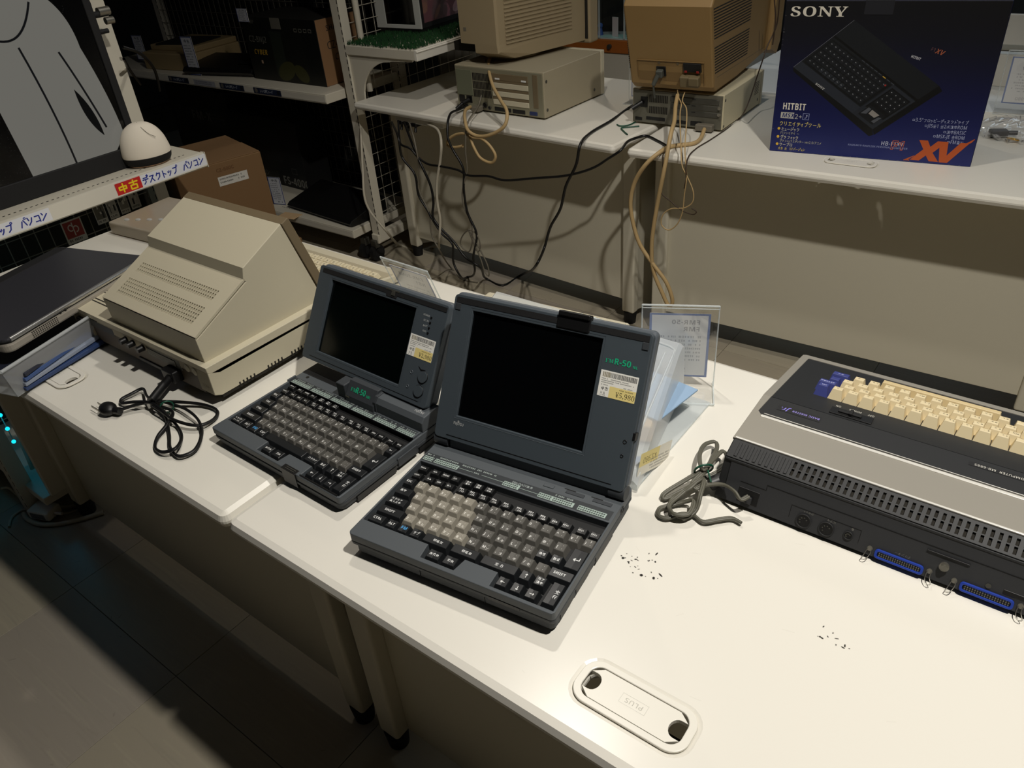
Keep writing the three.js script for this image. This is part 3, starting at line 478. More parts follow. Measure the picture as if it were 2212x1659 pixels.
// ---------------------------------------------------------------- beige all-in-one computer seen from behind
{
  const t = thing('desktop_computer', 'beige all-in-one computer with a sloping monitor hood, vent grilles and knobs, seen from its back', 'computer', [-1.058, T, -0.508]);
  const W = 0.449, H = 0.0775;                                    // x runs from -W to 0, z from 0 (back) to -0.465
  const f = 0.012;
  part('case_top', exX([[0, H - 0.011], [0.001, H], [-0.282, H], [-0.462, 0.047], [-0.465, 0.041], [-0.465, 0.028], [-0.285, H - 0.02], [-0.02, H - 0.02]], -W, 0, 0.0012), M.beige, t);
  part('case_side', exX([[0, H - 0.012], [-0.278, H - 0.014], [-0.463, 0.034], [-0.463, 0.014], [-0.012, f + 0.006], [0.0, f + 0.012]], -0.004, 0, 0.001), M.beige, t);
  part('case_side', exX([[0, H - 0.012], [-0.278, H - 0.014], [-0.463, 0.034], [-0.463, 0.014], [-0.012, f + 0.006], [0.0, f + 0.012]], -W, -W + 0.004, 0.001), M.beige, t);
  part('chassis', exX([[-0.006, H - 0.018], [-0.27, H - 0.02], [-0.455, 0.03], [-0.455, 0.012], [-0.02, f - 0.004], [-0.006, 0.02]], -W + 0.008, -0.008, 0.001), M.brownPanel, t);
  for (const x of [-W + 0.03, -0.03]) for (const z of [-0.05, -0.43]) part('rubber_foot', cyl(0.01, 0.012, 16), M.rubber, t, [x, 0.006, z]);
  // back: beige end pieces, dark middle panel, rail of controls
  const back = part('back_panel', [bx(-W + 0.004, -W + 0.058, 0.016, H - 0.0125, -0.008, -0.001, 0.001), bx(-0.04, -0.003, 0.022, H - 0.0125, -0.008, -0.001, 0.001)], M.beigeDark, t);
  part('control_rail', exX([[-0.001, H - 0.0125], [-0.001, H - 0.0265], [-0.003, H - 0.028], [-0.01, H - 0.028], [-0.01, H - 0.0125]], -0.355, -0.04, 0.0008), M.beigeDark, t);
  part('dark_panel', exX([[-0.0035, H - 0.0125], [-0.006, 0.012], [-0.012, 0.012], [-0.012, H - 0.0125]], -W + 0.058, -0.04, 0.0005), M.brownPanel, t);
  part('card_cover', [bx(-0.388, -0.3, H - 0.03, H - 0.0145, -0.004, -0.0008, 0.001)], M.steelDark, t);
  part('card_cover', [bx(-0.19, -0.086, H - 0.034, H - 0.0145, -0.004, -0.0008, 0.001)], M.steelDark, t);
  const pr = part('printed_label', bx(-0.186, -0.1, H - 0.0305, H - 0.0185, -0.001, 0.0002, 0.0002), M.grey, t);
  decal('label_print', 0.084, 0.0105, 7000, (c, w, h) => { for (let i = 0; i < 3; i++) tinyLine(c, 10, 10 + i * h * 0.3, w * (0.9 - 0.2 * i), h * 0.16, '#b9b4a2'); }, pr, [-0.143, H - 0.0245, 0.0005], null, { clear: true });
  for (const x of [-0.256, -0.232, -0.2]) { const k = part('control_knob', mv(cyl(0.0062, 0.014, 18, 0.0054), x, H - 0.022, 0.005, Math.PI / 2), M.black, t); }
  part('switch', [exZ(rr(-0.428, 0.042, -0.408, 0.058, 0.004), -0.002, 0.005, 0.001), bx(-0.423, -0.413, 0.047, 0.054, 0.004, 0.008, 0.001)], M.black, t);
  part('round_cover', mv(cyl(0.0085, 0.003, 20), -0.415, 0.026, 0, Math.PI / 2), M.beigeDark, t);
  for (const x of [-0.065, -0.043]) part('finger_dimple', mv(new THREE.SphereGeometry(0.0075, 18, 10).scale(1, 1, 0.16), x, H - 0.021, -0.0004), M.beige, t);
  const slot = part('expansion_slot', bx(-0.24, -0.112, 0.0155, 0.0225, -0.006, -0.0028, 0.001), M.black, t);
  part('power_inlet', bx(-0.128, -0.1, 0.018, 0.04, -0.006, 0.001, 0.001), M.black, t);
  decal('maker_print', 0.022, 0.01, 7000, (c, w, h) => { write(c, 'TOPA', 8, h * 0.2, h * 0.55, { color: '#5d563f' }); c.strokeStyle = '#5d563f'; c.strokeRect(2, 2, w - 4, h - 4); }, t, [-0.019, 0.035, -0.0006], null, { clear: true });
  for (const [x0, x1, z] of [[-0.438, -0.422, -0.0705], [-0.433, -0.417, -0.064], [-0.438, -0.32, -0.041], [-0.43, -0.32, -0.0335]]) part('top_vent', plain(x0, x1, H - 0.0006, H + 0.0003, z - 0.0014, z + 0.0014), M.hole, t);
  for (let i = 0; i < 30; i++) if (i < 5 || (i > 7 && i < 13) || i > 14) part('side_vent', plain(-0.0006, 0.0004, 0.014, 0.023, -0.05 - i * 0.0075, -0.047 - i * 0.0075), M.hole, t);
  part('base_gap', plain(-W + 0.01, -0.002, 0.011, 0.0175, -0.45, -0.014), M.hole, t);
  // monitor hood
  const HX0 = -0.302, HX1 = -0.0162, S0 = [-0.0075, 0.1268], S1 = [-0.1198, 0.18];
  const hood = part('monitor_hood', exX([[-0.0098, H - 0.001], [-0.0075, 0.1268 - 0.003], [S0[0] - 0.003, S0[1] - 0.005], [S1[0] - 0.003, S1[1] - 0.006], [-0.1198, 0.18], [-0.1245, 0.1985], [-0.2158, 0.2408], [-0.2655, H - 0.001]], HX0, HX1, 0.0012), M.beige, t);
  const sl = Math.hypot(S1[0] - S0[0], S1[1] - S0[1]), ang = Math.atan2(S1[1] - S0[1], -(S1[0] - S0[0])), wid = HX1 - HX0, holes = [];
  const bars = 36, hx = 0.2335 / bars, hole = (i, y) => { const x = 0.0235 + i * hx; holes.push([[x + 0.0008, y], [x + 0.0054, y], [x + 0.0054, y + 0.0062], [x + 0.0008, y + 0.0062]]); };
  for (let i = 0; i < bars; i++) { for (let r = 0; r < 5; r++) hole(i, 0.0185 + r * 0.0072); for (let r = 0; r < 3; r++) hole(i, 0.0695 + r * 0.0072); }
  const slope = part('vent_grille', exZ([[0, 0], [wid, 0], [wid, sl], [0, sl]], -0.004, 0, 0, holes), M.beige, hood, [HX0, S0[1], S0[0]], [-(Math.PI / 2 - ang), 0, 0]);
  part('grille_well', plain(0.02, wid - 0.02, 0.015, 0.096, -0.0052, -0.0045), M.bezel, slope);
  part('screen_bezel', exX([[-0.2165, 0.2408], [-0.2305, 0.2465], [-0.2335, 0.2435], [-0.286, H], [-0.268, H]], HX0 - 0.002, HX1 + 0.002, 0.0012), M.bezel, t);
  part('crt_screen', exX([[-0.2335, 0.232], [-0.24, 0.2], [-0.272, 0.11], [-0.276, 0.09], [-0.26, 0.09], [-0.225, 0.232]], HX0 + 0.03, HX1 - 0.03, 0.001), M.glass, t);
  // keyboard
  const tilt = Math.atan2(H - 0.047, 0.18);
  part('key_frame', plain(-W + 0.03, -0.008, -0.001, 0.0006, -0.065, 0.065), M.beigeDark, t, [0, 0.0625, -0.372], [-tilt, Math.PI * 0, 0]);
  for (let r = 0; r < 5; r++) for (let i = 0; i < 21; i++) {
    const x = -0.018 - i * 0.0192 - (r % 2) * 0.005, z = -0.312 - r * 0.0212;
    if (x < -W + 0.04) continue;
    const cell = legendCell('#cfc4a6', '#4a4438', i < 15 ? [['QWERTYUIOPASDFGHJKL'[(i * 3 + r * 5) % 19], 0.3, 0.2, 0.4]] : [['789456123'[(i + r * 3) % 9], 0.3, 0.2, 0.45]], 1.05);
    part('key', capGeo(0.018, 0.0195, 0.011, 0.0128, 0.0125, 0.001, cell).rotateY(Math.PI), keyMat, t, [x, 0.0775 - (-z - 0.282) * Math.tan(tilt) + 0.0004, z], [tilt, 0, 0]);
  }
}

// ---------------------------------------------------------------- silver and black keyboard computer, its back to the camera
{
  const t = thing('keyboard_computer', 'silver and black keyboard computer with cream and blue keys, blue sockets behind', 'computer', [-0.283, T, -0.735]);
  const L = 0.408;
  const pf = [[-0.002, 0.004], [-0.024, 0.0548], [-0.0265, 0.0565], [-0.051, 0.0675], [-0.153, 0.0742], [-0.316, 0.0495], [-0.3195, 0.046], [-0.316, 0.006]];
  part('case', exX(pf, 0.001, L - 0.001, 0.002), M.bmBlack, t);
  part('back_panel', exX([[-0.0005, 0.006], [-0.0022, 0.0055], [-0.0245, 0.0545], [-0.0225, 0.0552]], 0.012, L - 0.004, 0.0004), M.bmRear, t);
  for (const [x, z] of [[0.04, -0.03], [0.36, -0.03], [0.04, -0.29], [0.36, -0.29]]) part('rubber_foot', cyl(0.009, 0.005, 16), M.rubber, t, [x, 0.0025, z]);
  // frames on the sloping planes: local x along the machine, y up the slope (away from the back), z out
  const plane = (a, b) => { const o = new THREE.Vector3(0, a[1], a[0]), e = new THREE.Vector3(0, b[1] - a[1], b[0] - a[0]), len = e.length(); return { rot: [-(Math.PI / 2 - Math.atan2(e.y, -e.z)), 0, 0], o: [0, a[1], a[0]], len }; };
  const A = plane([-0.051, 0.068], [-0.153, 0.0755]), B = plane([-0.153, 0.0755], [-0.3195, 0.0504]), V = plane([-0.024, 0.0557], [-0.051, 0.068]), R = plane([0, 0], [-0.024, 0.0557]);
  // silver shell with the opening for the black panel
  const oA = [[0, 0], [L, 0], [L, A.len], [L - 0.012, A.len], [L - 0.012, 0.062], [0.013, 0.0605], [0.0075, 0.066], [0.011, A.len], [0, A.len]];
  const sh = part('silver_shell', exZ(oA, -0.003, 0.0012, 0.0008), M.silver, t, A.o, A.rot);
  part('silver_shell', exZ([[0, 0], [0.0112, 0], [0.0112, 0.1555], [0.013, 0.158], [L - 0.012, 0.158], [L - 0.012, 0], [L, 0], [L, B.len], [0.004, B.len], [0, B.len - 0.003]], -0.004, 0.0012, 0.0008), M.silver, t, B.o, B.rot);
  part('trim_strip', [bx(0.0145, L - 0.012, 0.0548, 0.0595, 0, 0.0022, 0.0009), bx(0.016, L - 0.012, 0.0628, 0.0638, -0.001, 0.0016, 0.0004)], M.trim, sh);
  part('edge_strip', bx(0.003, L - 0.002, 0.0002, 0.0034, 0, 0.002, 0.001), M.trim, sh);
  part('edge_strip', bx(0.003, L - 0.002, -0.0068, -0.0045, -0.0012, 0.0008, 0.0006), M.steelDark, sh);
  const pa = part('black_panel', plain(0.008, L - 0.011, 0.0615, A.len, -0.003, 0.0002), M.bmBlack, t, A.o, A.rot);
  const pb = part('black_panel', plain(0.0105, L - 0.011, 0, 0.157, -0.003, 0.0002), M.bmBlack, t, B.o, B.rot);
  part('crease', plain(0.0105, L - 0.011, -0.0004, 0.0004, 0.0001, 0.0004), M.black, pb);
  decal('name_badge', 0.058, 0.0115, 8000, (c, w, h) => { c.fillStyle = '#141416'; c.fillRect(0, 0, w, h); c.translate(w, h); c.rotate(Math.PI); write(c, 'BASIC MASTER', 8, h * 0.34, h * 0.34, { color: '#8e82cf', k: 1.02, italic: 0.12, bold: true }); write(c, 'Jr.', w * 0.72, h * 0.1, h * 0.66, { color: '#8579d6', bold: true, italic: 0.3, k: 1.1 }); }, pa, [0.0555, 0.0855, 0.0006]);
  const sw = part('power_switch', [bx(0.088, 0.142, 0.107, 0.1205, -0.001, 0.0006, 0.0015)], M.black, t, A.o, A.rot);
  part('switch_lever', [bx(0.098, 0.128, 0.1115, 0.1165, 0, 0.003, 0.0012), bx(0.112, 0.1165, 0.1095, 0.1195, 0, 0.005, 0.001)], M.blackMatte, sw);
  decal('switch_print', 0.052, 0.006, 8000, (c, w, h) => { c.translate(w, h); c.rotate(Math.PI); write(c, 'OFF      POWER        ON', 6, h * 0.2, h * 0.6, { color: '#c9c6ba' }); }, pa, [0.116, 0.1235, 0.0006], null, { clear: true });
  decal('model_print', 0.098, 0.007, 7000, (c, w, h) => { c.fillStyle = '#121213'; c.fillRect(0, 0, w, h); c.translate(w, h); c.rotate(Math.PI); write(c, 'PERSONAL  COMPUTER  MB-6885', w * 0.05, h * 0.22, h * 0.56, { color: '#d0cdc2', k: 1.12 }); }, pa, [0.309, 0.091, 0.0006]);
  // vents
  const slots = [];
  for (let i = 0; i < 48; i++) { const x = 0.012 + i * 0.0081; if (i > 8) { slots.push([[x, 0.0035], [x + 0.0036, 0.0035], [x + 0.0036, 0.013], [x, 0.013]]); slots.push([[x, 0.0145], [x + 0.0036, 0.0145], [x + 0.0036, 0.0235], [x, 0.0235]]); } }
  const vb = part('vent_band', exZ([[0.004, 0.0005], [L - 0.003, 0.0005], [L - 0.003, 0.026], [0.004, 0.026]], 0.0004, 0.004, 0, slots), M.bmBlack, t, V.o, V.rot);
  part('vent_well', plain(0.08, L - 0.006, 0.002, 0.025, 0.0002, 0.0009), M.hole, vb);
  for (let i = 0; i < 9; i++) for (const [a, b] of [[0.003, 0.024]]) part('vent_rib', bx(0.0125 + i * 0.0081, 0.0165 + i * 0.0081, a, b, 0.0035, 0.0054, 0.0006), M.bmBlack, vb);
  part('back_edge', rod([0.004, 0.0555, -0.0236], [L - 0.003, 0.0555, -0.0236], 0.0022, 10), M.bmBlack, t);
  // back: cord socket, round jacks, card sockets
  const rp = (name, geo, mat, parent = t) => part(name, geo, mat, parent, parent === t ? R.o : undefined, parent === t ? R.rot : undefined);
  rp('step_line', [plain(0.03, 0.064, 0.0365, 0.0372, 0.001, 0.0018), plain(0.0635, 0.0642, 0.0365, 0.044, 0.001, 0.0018), plain(0.064, L - 0.01, 0.0433, 0.044, 0.001, 0.0018), plain(0.098, 0.0987, 0.006, 0.031, 0.001, 0.0018), plain(0.098, 0.182, 0.0305, 0.0312, 0.001, 0.0018), plain(0.1815, 0.1822, 0.006, 0.031, 0.001, 0.0018)], M.black);
  const sock = rp('cord_socket', bx(0.03, 0.058, 0.01, 0.03, -0.002, 0.0022, 0.001), M.black);
  rp('cord_clamp', bx(0.039, 0.05, 0.012, 0.021, 0.001, 0.006, 0.001), M.bmRear, sock);
  const jack = (x, y, r, s) => { const j = rp('jack', mv(cyl(r, 0.003, 24), x, y, 0.0014, Math.PI / 2), M.black); part('jack_ring', mv(new THREE.TorusGeometry(r, 0.0008, 6, 24), x, y, 0.003), M.bmBlack, j); for (let i = 0; i < 5; i++) part('contact', mv(cyl(0.0008, 0.003, 8), x + Math.cos(i * 0.8 + 0.6) * r * 0.5, y + Math.sin(i * 0.8 + 0.6) * r * 0.5, 0.0024, Math.PI / 2), M.steelDark, j); };
  jack(0.1165, 0.0165, 0.0085); jack(0.144, 0.0172, 0.0085); jack(0.1695, 0.0195, 0.0048);
  for (const [x, s, w] of [[0.1165, 'カセット', 0.02], [0.144, 'ビデオ', 0.018], [0.1695, '音', 0.01], [0.228, 'プリンター', 0.024]]) decal('socket_print', w, 0.0045, 8000, (c, W, H) => { c.translate(W, H); c.rotate(Math.PI); write(c, s, 2, H * 0.1, H * 0.75, { color: '#77766f' }); }, sock, [x, x > 0.2 ? 0.0205 : 0.0285, 0.002], null, { clear: true });
  for (const [x0, w] of [[0.202, 0.053], [0.2925, 0.053]]) {
    const y = 0.0115, s = rp('card_socket', [exZ(rr(x0, y - 0.0058, x0 + w, y + 0.0058, 0.004), 0, 0.0045, 0.0008, [rr(x0 + 0.003, y - 0.003, x0 + w - 0.003, y + 0.003, 0.002)])], std(0x1c3a9a, 0.4));
    part('socket_core', bx(x0 + 0.0035, x0 + w - 0.0035, y - 0.0026, y + 0.0026, 0.001, 0.0035, 0.0004), M.black, s);
    for (let i = 0; i < 18; i++) part('pin', [plain(x0 + 0.005 + i * 0.0025, x0 + 0.006 + i * 0.0025, y - 0.0024, y - 0.0005, 0.0035, 0.0038), plain(x0 + 0.005 + i * 0.0025, x0 + 0.006 + i * 0.0025, y + 0.0005, y + 0.0024, 0.0035, 0.0038)], M.steel, s);
    for (const k of [-1, 1]) { const cx = k < 0 ? x0 - 0.006 : x0 + w + 0.006; part('wire_clip', [mv(cyl(0.003, 0.004, 14), cx, y + 0.003, 0.002, Math.PI / 2), tubeG([[cx - 0.002, y + 0.003, 0.004], [cx + k * 0.001 - 0.003, y - 0.006, 0.007], [cx + k * 0.003 - 0.002, y - 0.0105, 0.01], [cx + k * 0.003 + 0.002, y - 0.0095, 0.01], [cx + 0.002, y - 0.003, 0.006], [cx + 0.002, y + 0.003, 0.004]], 0.0005, 5, 6)], M.steel, s); }
  }
  rp('round_connector', [mv(cyl(0.0052, 0.006, 20), 0.273, 0.026, 0.003, Math.PI / 2), mv(cyl(0.003, 0.009, 16), 0.273, 0.026, 0.004, Math.PI / 2)], M.steel);
  rp('card_slot_lip', bx(0.252, 0.296, 0.0368, 0.0385, 0.001, 0.0035, 0.0006), M.black);
  rp('screw', mv(cyl(0.0028, 0.002, 14), 0.318, 0.0225, 0.0016, Math.PI / 2), M.steelDark);
  rp('cartridge_slot', bx(0.332, 0.372, 0.02, 0.0255, 0.0005, 0.0022, 0.0008), M.black);
  // keys, read from the far side
  const kz = { n: 0.054, q: 0.07, a: 0.0865, z: 0.1055 };
  const key = (name, u, v, w, d, h, tx, tz, bg, legend, mat, ink = '#2b2620') => {
    const cell = legendCell(bg, ink, legend, tx / tz, true);
      const g = capGeo(w, d, h, tx, tz, -0.0012, cell).rotateX(Math.PI / 2);
    part(name, g, mat, t, slopePoint(u, v), B.rot);
  };
  const slopePoint = (u, v) => { const e = new THREE.Vector3(0, -(0.0755 - 0.0504), -(0.3195 - 0.153)).normalize(); return [u + 0.283, 0.0755 + e.y * v, -0.153 + e.z * v]; };
  const CR = '#d9c9a2', BL = '#39407e', ct = keyMat;
  const num = 'ー^-0987654321', rowQ = '「@POIUYTREWQ', rowA = '」:;LKJHGFDSA', rowZ = '_/.,MNBVCXZ';
  const kn = (s) => [[s, 0.12, 0.3, 0.36], [KANA[s] ?? 'ヌ', 0.56, 0.42, 0.34]];
  key('key', -0.2195, kz.n, 0.0185, 0.0185, 0.0145, 0.0125, 0.0095, BL, [['DEL', 0.2, 0.3, 0.36]], ct, '#b8b8d0');
  for (let i = 0; i < 16; i++) key('key', -0.2 + i * 0.0201, kz.n, 0.0192, 0.0185, 0.0145, 0.0125, 0.0095, CR, kn(num[i % 13]), ct);
  key('key', -0.2185, kz.q, 0.0275, 0.0165, 0.013, 0.022, 0.0095, BL, [['RETURN', 0.2, 0.3, 0.4]], ct, '#b8b8d0');
  for (let i = 0; i < 16; i++) key('key', -0.1895 + i * 0.0201, kz.q, 0.0175, 0.0165, 0.0135, 0.0125, 0.0098, CR, kn(rowQ[i % 12]), ct);
  key('key', -0.213, kz.a, 0.0155, 0.0165, 0.013, 0.0115, 0.0098, BL, [['記号', 0.2, 0.3, 0.4]], ct, '#b8b8d0');
  for (let i = 0; i < 16; i++) key('key', -0.1955 + i * 0.0201, kz.a, 0.0175, 0.0165, 0.0135, 0.0125, 0.0098, CR, kn(rowA[i % 12]), ct);
  key('key', -0.2105, kz.z, 0.0265, 0.0165, 0.013, 0.0215, 0.01, BL, [['カナ', 0.7, 0.3, 0.4]], ct, '#b8b8d0');
  for (let i = 0; i < 16; i++) key('key', -0.185 + i * 0.0201, kz.z, 0.0175, 0.0165, 0.0135, 0.0125, 0.01, CR, kn(rowZ[i % 11]), ct);
  key('key', -0.0835, 0.123, 0.151, 0.013, 0.012, 0.147, 0.009, '#cdb98c', [], ct);
}

// ---------------------------------------------------------------- clear plastic bins, price stands, silver laptop
function binGeo(b, tp, r) { return quads([[b[0], b[1], tp[1], tp[0]], [b[1], b[2], tp[2], tp[1]], [b[2], b[3], tp[3], tp[2]], [b[3], b[0], tp[0], tp[3]]]); }
{
  const t = thing('plastic_case', 'translucent plastic storage case with taped top and price sticker leaning behind the larger notebook', 'storage box', [-0.371, T, -0.69]);
  const out = [[0, 0.004], [0.001, 0.02], [-0.012, 0.03], [-0.2, 0.1], [-0.222, 0.103], [-0.236, 0.094], [-0.243, 0.05], [-0.243, 0.004]];
  const n = out.length, sk = (z) => z * 0.22, pts = (x, i) => { const [z, y] = out[i]; return [x + sk(z), y, z]; };
  const list = [];
  const xs = [-0.357, -0.352, -0.006, 0];
  for (let k = 0; k < 3; k++) for (let i = 0; i < n - 1; i++) { const yl = (k === 0 || k === 2) ? 0.004 : 0; const P = (q, j) => { const p = pts(xs[q], j); if ((q === 0 || q === 3)) p[1] = Math.max(0.004, p[1] - 0.005); return p; }; list.push([P(k, i), P(k + 1, i), P(k + 1, i + 1), P(k, i + 1)]); }
  part('shell', quads(list), M.bin, t);
  const side = (q) => { const s = []; for (let i = 1; i < n - 1; i++) { const a = pts(xs[q], 0), b = pts(xs[q], i), c = pts(xs[q], i + 1); for (const p of [a, b, c]) p[1] = Math.max(0.004, p[1] - 0.005); s.push(q ? [a, b, c, a] : [a, c, b, a]); } return quads(s); };
  part('side_wall', side(3), M.bin, t); part('side_wall', side(0), M.bin, t);
  part('base_tray', bx(-0.352, -0.004, 0, 0.004, -0.238, -0.004, 0.002), M.bin, t);
  for (const x of [-0.045, -0.058]) part('moulded_rib', rod([x + 0.018, 0.034, -0.022], [x - 0.006, 0.0985, -0.195], 0.0018, 8), M.bin, t);
  part('moulded_rib', tubeG([[-0.045 - 0.006, 0.0985, -0.195], [-0.055, 0.101, -0.206], [-0.07, 0.102, -0.209], [-0.25, 0.102, -0.209]], 0.0018, 5, 8), M.bin, t);
  part('clear_tape', [exX([[-0.205, 0.1035], [-0.222, 0.1058], [-0.236, 0.097], [-0.2366, 0.0974], [-0.222, 0.1066], [-0.205, 0.1043]], -0.235, -0.195, 0), ...[0, 1, 2, 3, 4].map((i) => rod([-0.232 + i * 0.008, 0.1042, -0.203], [-0.226 + i * 0.008, 0.1068, -0.223], 0.0009, 6))], M.acrylicEdge, t);
  const stk = part('price_sticker', plate(0.034, 0.09), std(0xffffff, 0.6, 0, { map: canvasTex(120, 320, (c, w, h) => { c.fillStyle = '#e4e0d2'; c.fillRect(0, 0, w, h); c.fillStyle = '#e5d48c'; c.fillRect(w * 0.4, 0, w * 0.6, h * 0.6); c.translate(0, h); c.rotate(-Math.PI / 2); write(c, '¥3,980', 150, 60, 34, { color: '#7a6a2a' }); for (let i = 0; i < 4; i++) tinyLine(c, 14, 12 + i * 16, 200, 10, '#76726a'); }) }), t, [-0.0022, 0.024, -0.053], [0, Math.PI / 2, 1.15]);
  stk.rotation.set(0, 0, 0); stk.rotateY(Math.PI / 2 - 0.04); stk.rotateZ(1.22);
}
solo('flat_case', [bx(-0.296, 0, 0, 0.045, -0.235, 0, 0.006), bx(-0.29, -0.006, 0.044, 0.0462, -0.228, -0.008, 0.001)], M.beige, 'flat beige case lying under the translucent storage case at the table edge', 'case', [-0.553, T, -0.815], 5).scale.set(1, 0.9, 0.9);
{
  const inb = [
    ['power_adapter', 'tan power adapter inside the translucent storage case', bx(-0.06, 0.06, 0, 0.032, -0.035, 0.035, 0.005), M.binInner, [-0.47, T + 0.006, -0.8], 20],
    ['paper_sheet', 'pale blue printed sheet inside the translucent storage case', bx(-0.09, 0.09, 0, 0.003, -0.05, 0.05, 0.001), std(0x8fa9c4, 0.8), [-0.48, T + 0.04, -0.86], -8],
    ['blue_ribbon', 'blue ribbon cable end inside the translucent storage case', bx(-0.02, 0.02, 0, 0.004, -0.006, 0.006, 0.001), std(0x3c6a9a, 0.7), [-0.4, T + 0.008, -0.74], 40],
  ];
  for (const [n, l, g, m, p, d] of inb) solo(n, g, m, l, n === 'blue_ribbon' ? 'ribbon' : n.split('_').pop(), p, d);
}
const cardTex = (seedText, flip) => canvasTex(256, 360, (c, w, h) => {
  c.fillStyle = '#dfe0e0'; c.fillRect(0, 0, w, h); c.strokeStyle = '#7f8fb8'; c.lineWidth = 10; c.strokeRect(5, 5, w - 10, h - 10);
  if (flip) { c.translate(w, 0); c.scale(-1, 1); c.globalAlpha = 0.4; }
  write(c, seedText[0], w * 0.16, 34, 26, { color: '#4b4e58', bold: true }); write(c, seedText[1], w * 0.16, 72, 26, { color: '#4b4e58', bold: true });
  for (let i = 0; i < 7; i++) tinyLine(c, 36, 124 + i * 22, 150 + rnd() * 40, 12, '#6d7078');
  write(c, seedText[2], w * 0.36, 306, 26, { color: '#4b4e58' });
});
// T-shaped acrylic stand: panel leaning by tilt, block foot towards +z
function priceStand(label, pos, deg, w, h, tilt, text, flip, foot = 1) {
  const t = thing('price_stand', label, 'sign stand', pos, deg);
  const panel = part('acrylic_panel', bx(-w / 2, w / 2, 0.004, h, -0.0016, 0.0016, 0.0005), M.acrylic, t, null, [tilt, 0, 0]);
  part('panel_edge', [rod([-w / 2, h, 0], [w / 2, h, 0], 0.0016, 8), rod([-w / 2, h - 0.0045, 0.001], [w / 2, h - 0.0045, 0.001], 0.0008, 6), rod([-w / 2, 0.004, 0], [-w / 2, h, 0], 0.0012, 6), rod([w / 2, 0.004, 0], [w / 2, h, 0], 0.0012, 6)], M.acrylicEdge, panel);
  const card = part('price_card', bx(-w * 0.4, w * 0.4, h * 0.12, h * 0.9, -0.0022, -0.0017, 0), [0, 0, 0, 0, 1, 1].map((f, i) => (f ? std(0xffffff, 0.7, 0, { map: cardTex(text, i === (flip ? 4 : 5)) }) : M.card)), panel);
  part('acrylic_foot', [bx(-w / 2, w / 2, 0, 0.003, foot > 0 ? -0.012 : -0.05, foot > 0 ? 0.05 : 0.012, 0.0008)], M.acrylic, t);
  part('foot_edge', [rod([-w / 2, 0.002, foot * 0.05], [w / 2, 0.002, foot * 0.05], 0.0016, 8), rod([w / 2, 0.002, foot * -0.012], [w / 2, 0.002, foot * 0.05], 0.0012, 6)], M.acrylicEdge, t);
  return t;
}
priceStand('leaning clear acrylic price stand between the beige keyboard and the smaller notebook', [-0.926, T, -0.9], -2, 0.118, 0.155, 19 * Math.PI / 180, ['FMR-50NB', 'NB1', '2,980'], true, -1);
priceStand('upright clear acrylic price stand beside the translucent storage case', [-0.442, T + 0.001, -0.945], 26, 0.114, 0.146, 0, ['FMR-50', 'FMR', '5,980'], true, 1);
{
  const t = thing('laptop_computer', 'closed silver laptop with dark grey lid lying on a clear plastic bin', 'laptop', [-1.424, T + 0.07, -0.358], 106.7);
  // local x runs along the front edge (away from the camera), -z towards the shelf
  const W = 0.352, D = 0.25;
  part('base', [exY(rr(0, -D, W, 0, 0.016, 6), 0, 0.017, 0.004)], std(0xa39c90, 0.45, 0.2), t);
  part('lid_gap', exY(rr(0.003, -D + 0.002, W - 0.003, -0.0025, 0.014, 6), 0.0165, 0.0205), M.black, t);
  part('lid', exY(rr(0, -D, W, 0, 0.016, 6), 0.02, 0.0275, 0.003), std(0x3f3f44, 0.34, 0.35), t);
  part('silver_rim', [rod([0.012, 0.0235, -0.0022], [W - 0.012, 0.0235, -0.0022], 0.0046, 14)], std(0xc8c8c6, 0.25, 0.85), t);
  part('hinge_strip', bx(0.006, W - 0.006, 0.0268, 0.0282, -D + 0.004, -D + 0.032, 0.0006), M.blackMatte, t);
  decal('maker_print', 0.05, 0.012, 6000, (c, w, h) => { tinyLine(c, 20, h * 0.3, w * 0.7, h * 0.4, '#55534c'); }, t, [0.17, 0.0284, -D + 0.018], [-Math.PI / 2, 0, 0], { clear: true });
  for (let i = 0; i < 14; i++) for (let r = 0; r < 4; r++) part('speaker_hole', plain(0.052 + i * 0.0042, 0.0544 + i * 0.0042, 0.0042 + r * 0.0032, 0.006 + r * 0.0032, -0.0004, 0.0003), M.hole, t);
  part('lid_catch', [bx(0.118, 0.121, 0.0165, 0.021, -0.002, 0.0006, 0.0004), bx(0.13, 0.133, 0.0165, 0.021, -0.002, 0.0006, 0.0004)], M.black, t);
}
{
  const t = thing('plastic_bin', 'clear plastic bin with sloping sides carrying the closed silver laptop', 'storage box', [-1.387, T, -0.339], 106.7);
  const b = [[0, 0, 0], [0.3, 0, 0], [0.3, 0, -0.2], [0, 0, -0.2]].map(([x, y, z]) => [x, 0.002, z - 0.02]), tp = [[-0.018, 0.068, 0.0], [0.32, 0.068, 0.0], [0.32, 0.068, -0.25], [-0.018, 0.068, -0.25]];
  part('wall', [binGeo(b, tp), plain(0, 0.3, 0.001, 0.003, -0.22, -0.02)], M.bin, t);
  part('rim', [rod(tp[0], tp[1], 0.003, 8), rod(tp[1], tp[2], 0.003, 8), rod(tp[2], tp[3], 0.003, 8), rod(tp[3], tp[0], 0.003, 8)], M.bin, t);
}
for (let i = 0; i < 4; i++) solo('booklet', bx(-0.07, 0.07, 0, 0.007, -0.1, 0.1, 0.001), std([0x2a3f6a, 0x8a93a4, 0x3b5486, 0x232838][i], 0.5), ['navy booklet at the bottom of the pile in the clear bin', 'pale booklet above the navy one in the clear bin', 'blue booklet under the topmost one in the clear bin', 'dark topmost booklet of the pile in the clear bin'][i], 'booklet', [-1.49 - i * 0.004, T + 0.006 + i * 0.009, -0.432 + i * 0.004], 12 + i * 4, 'booklets in the clear bin');

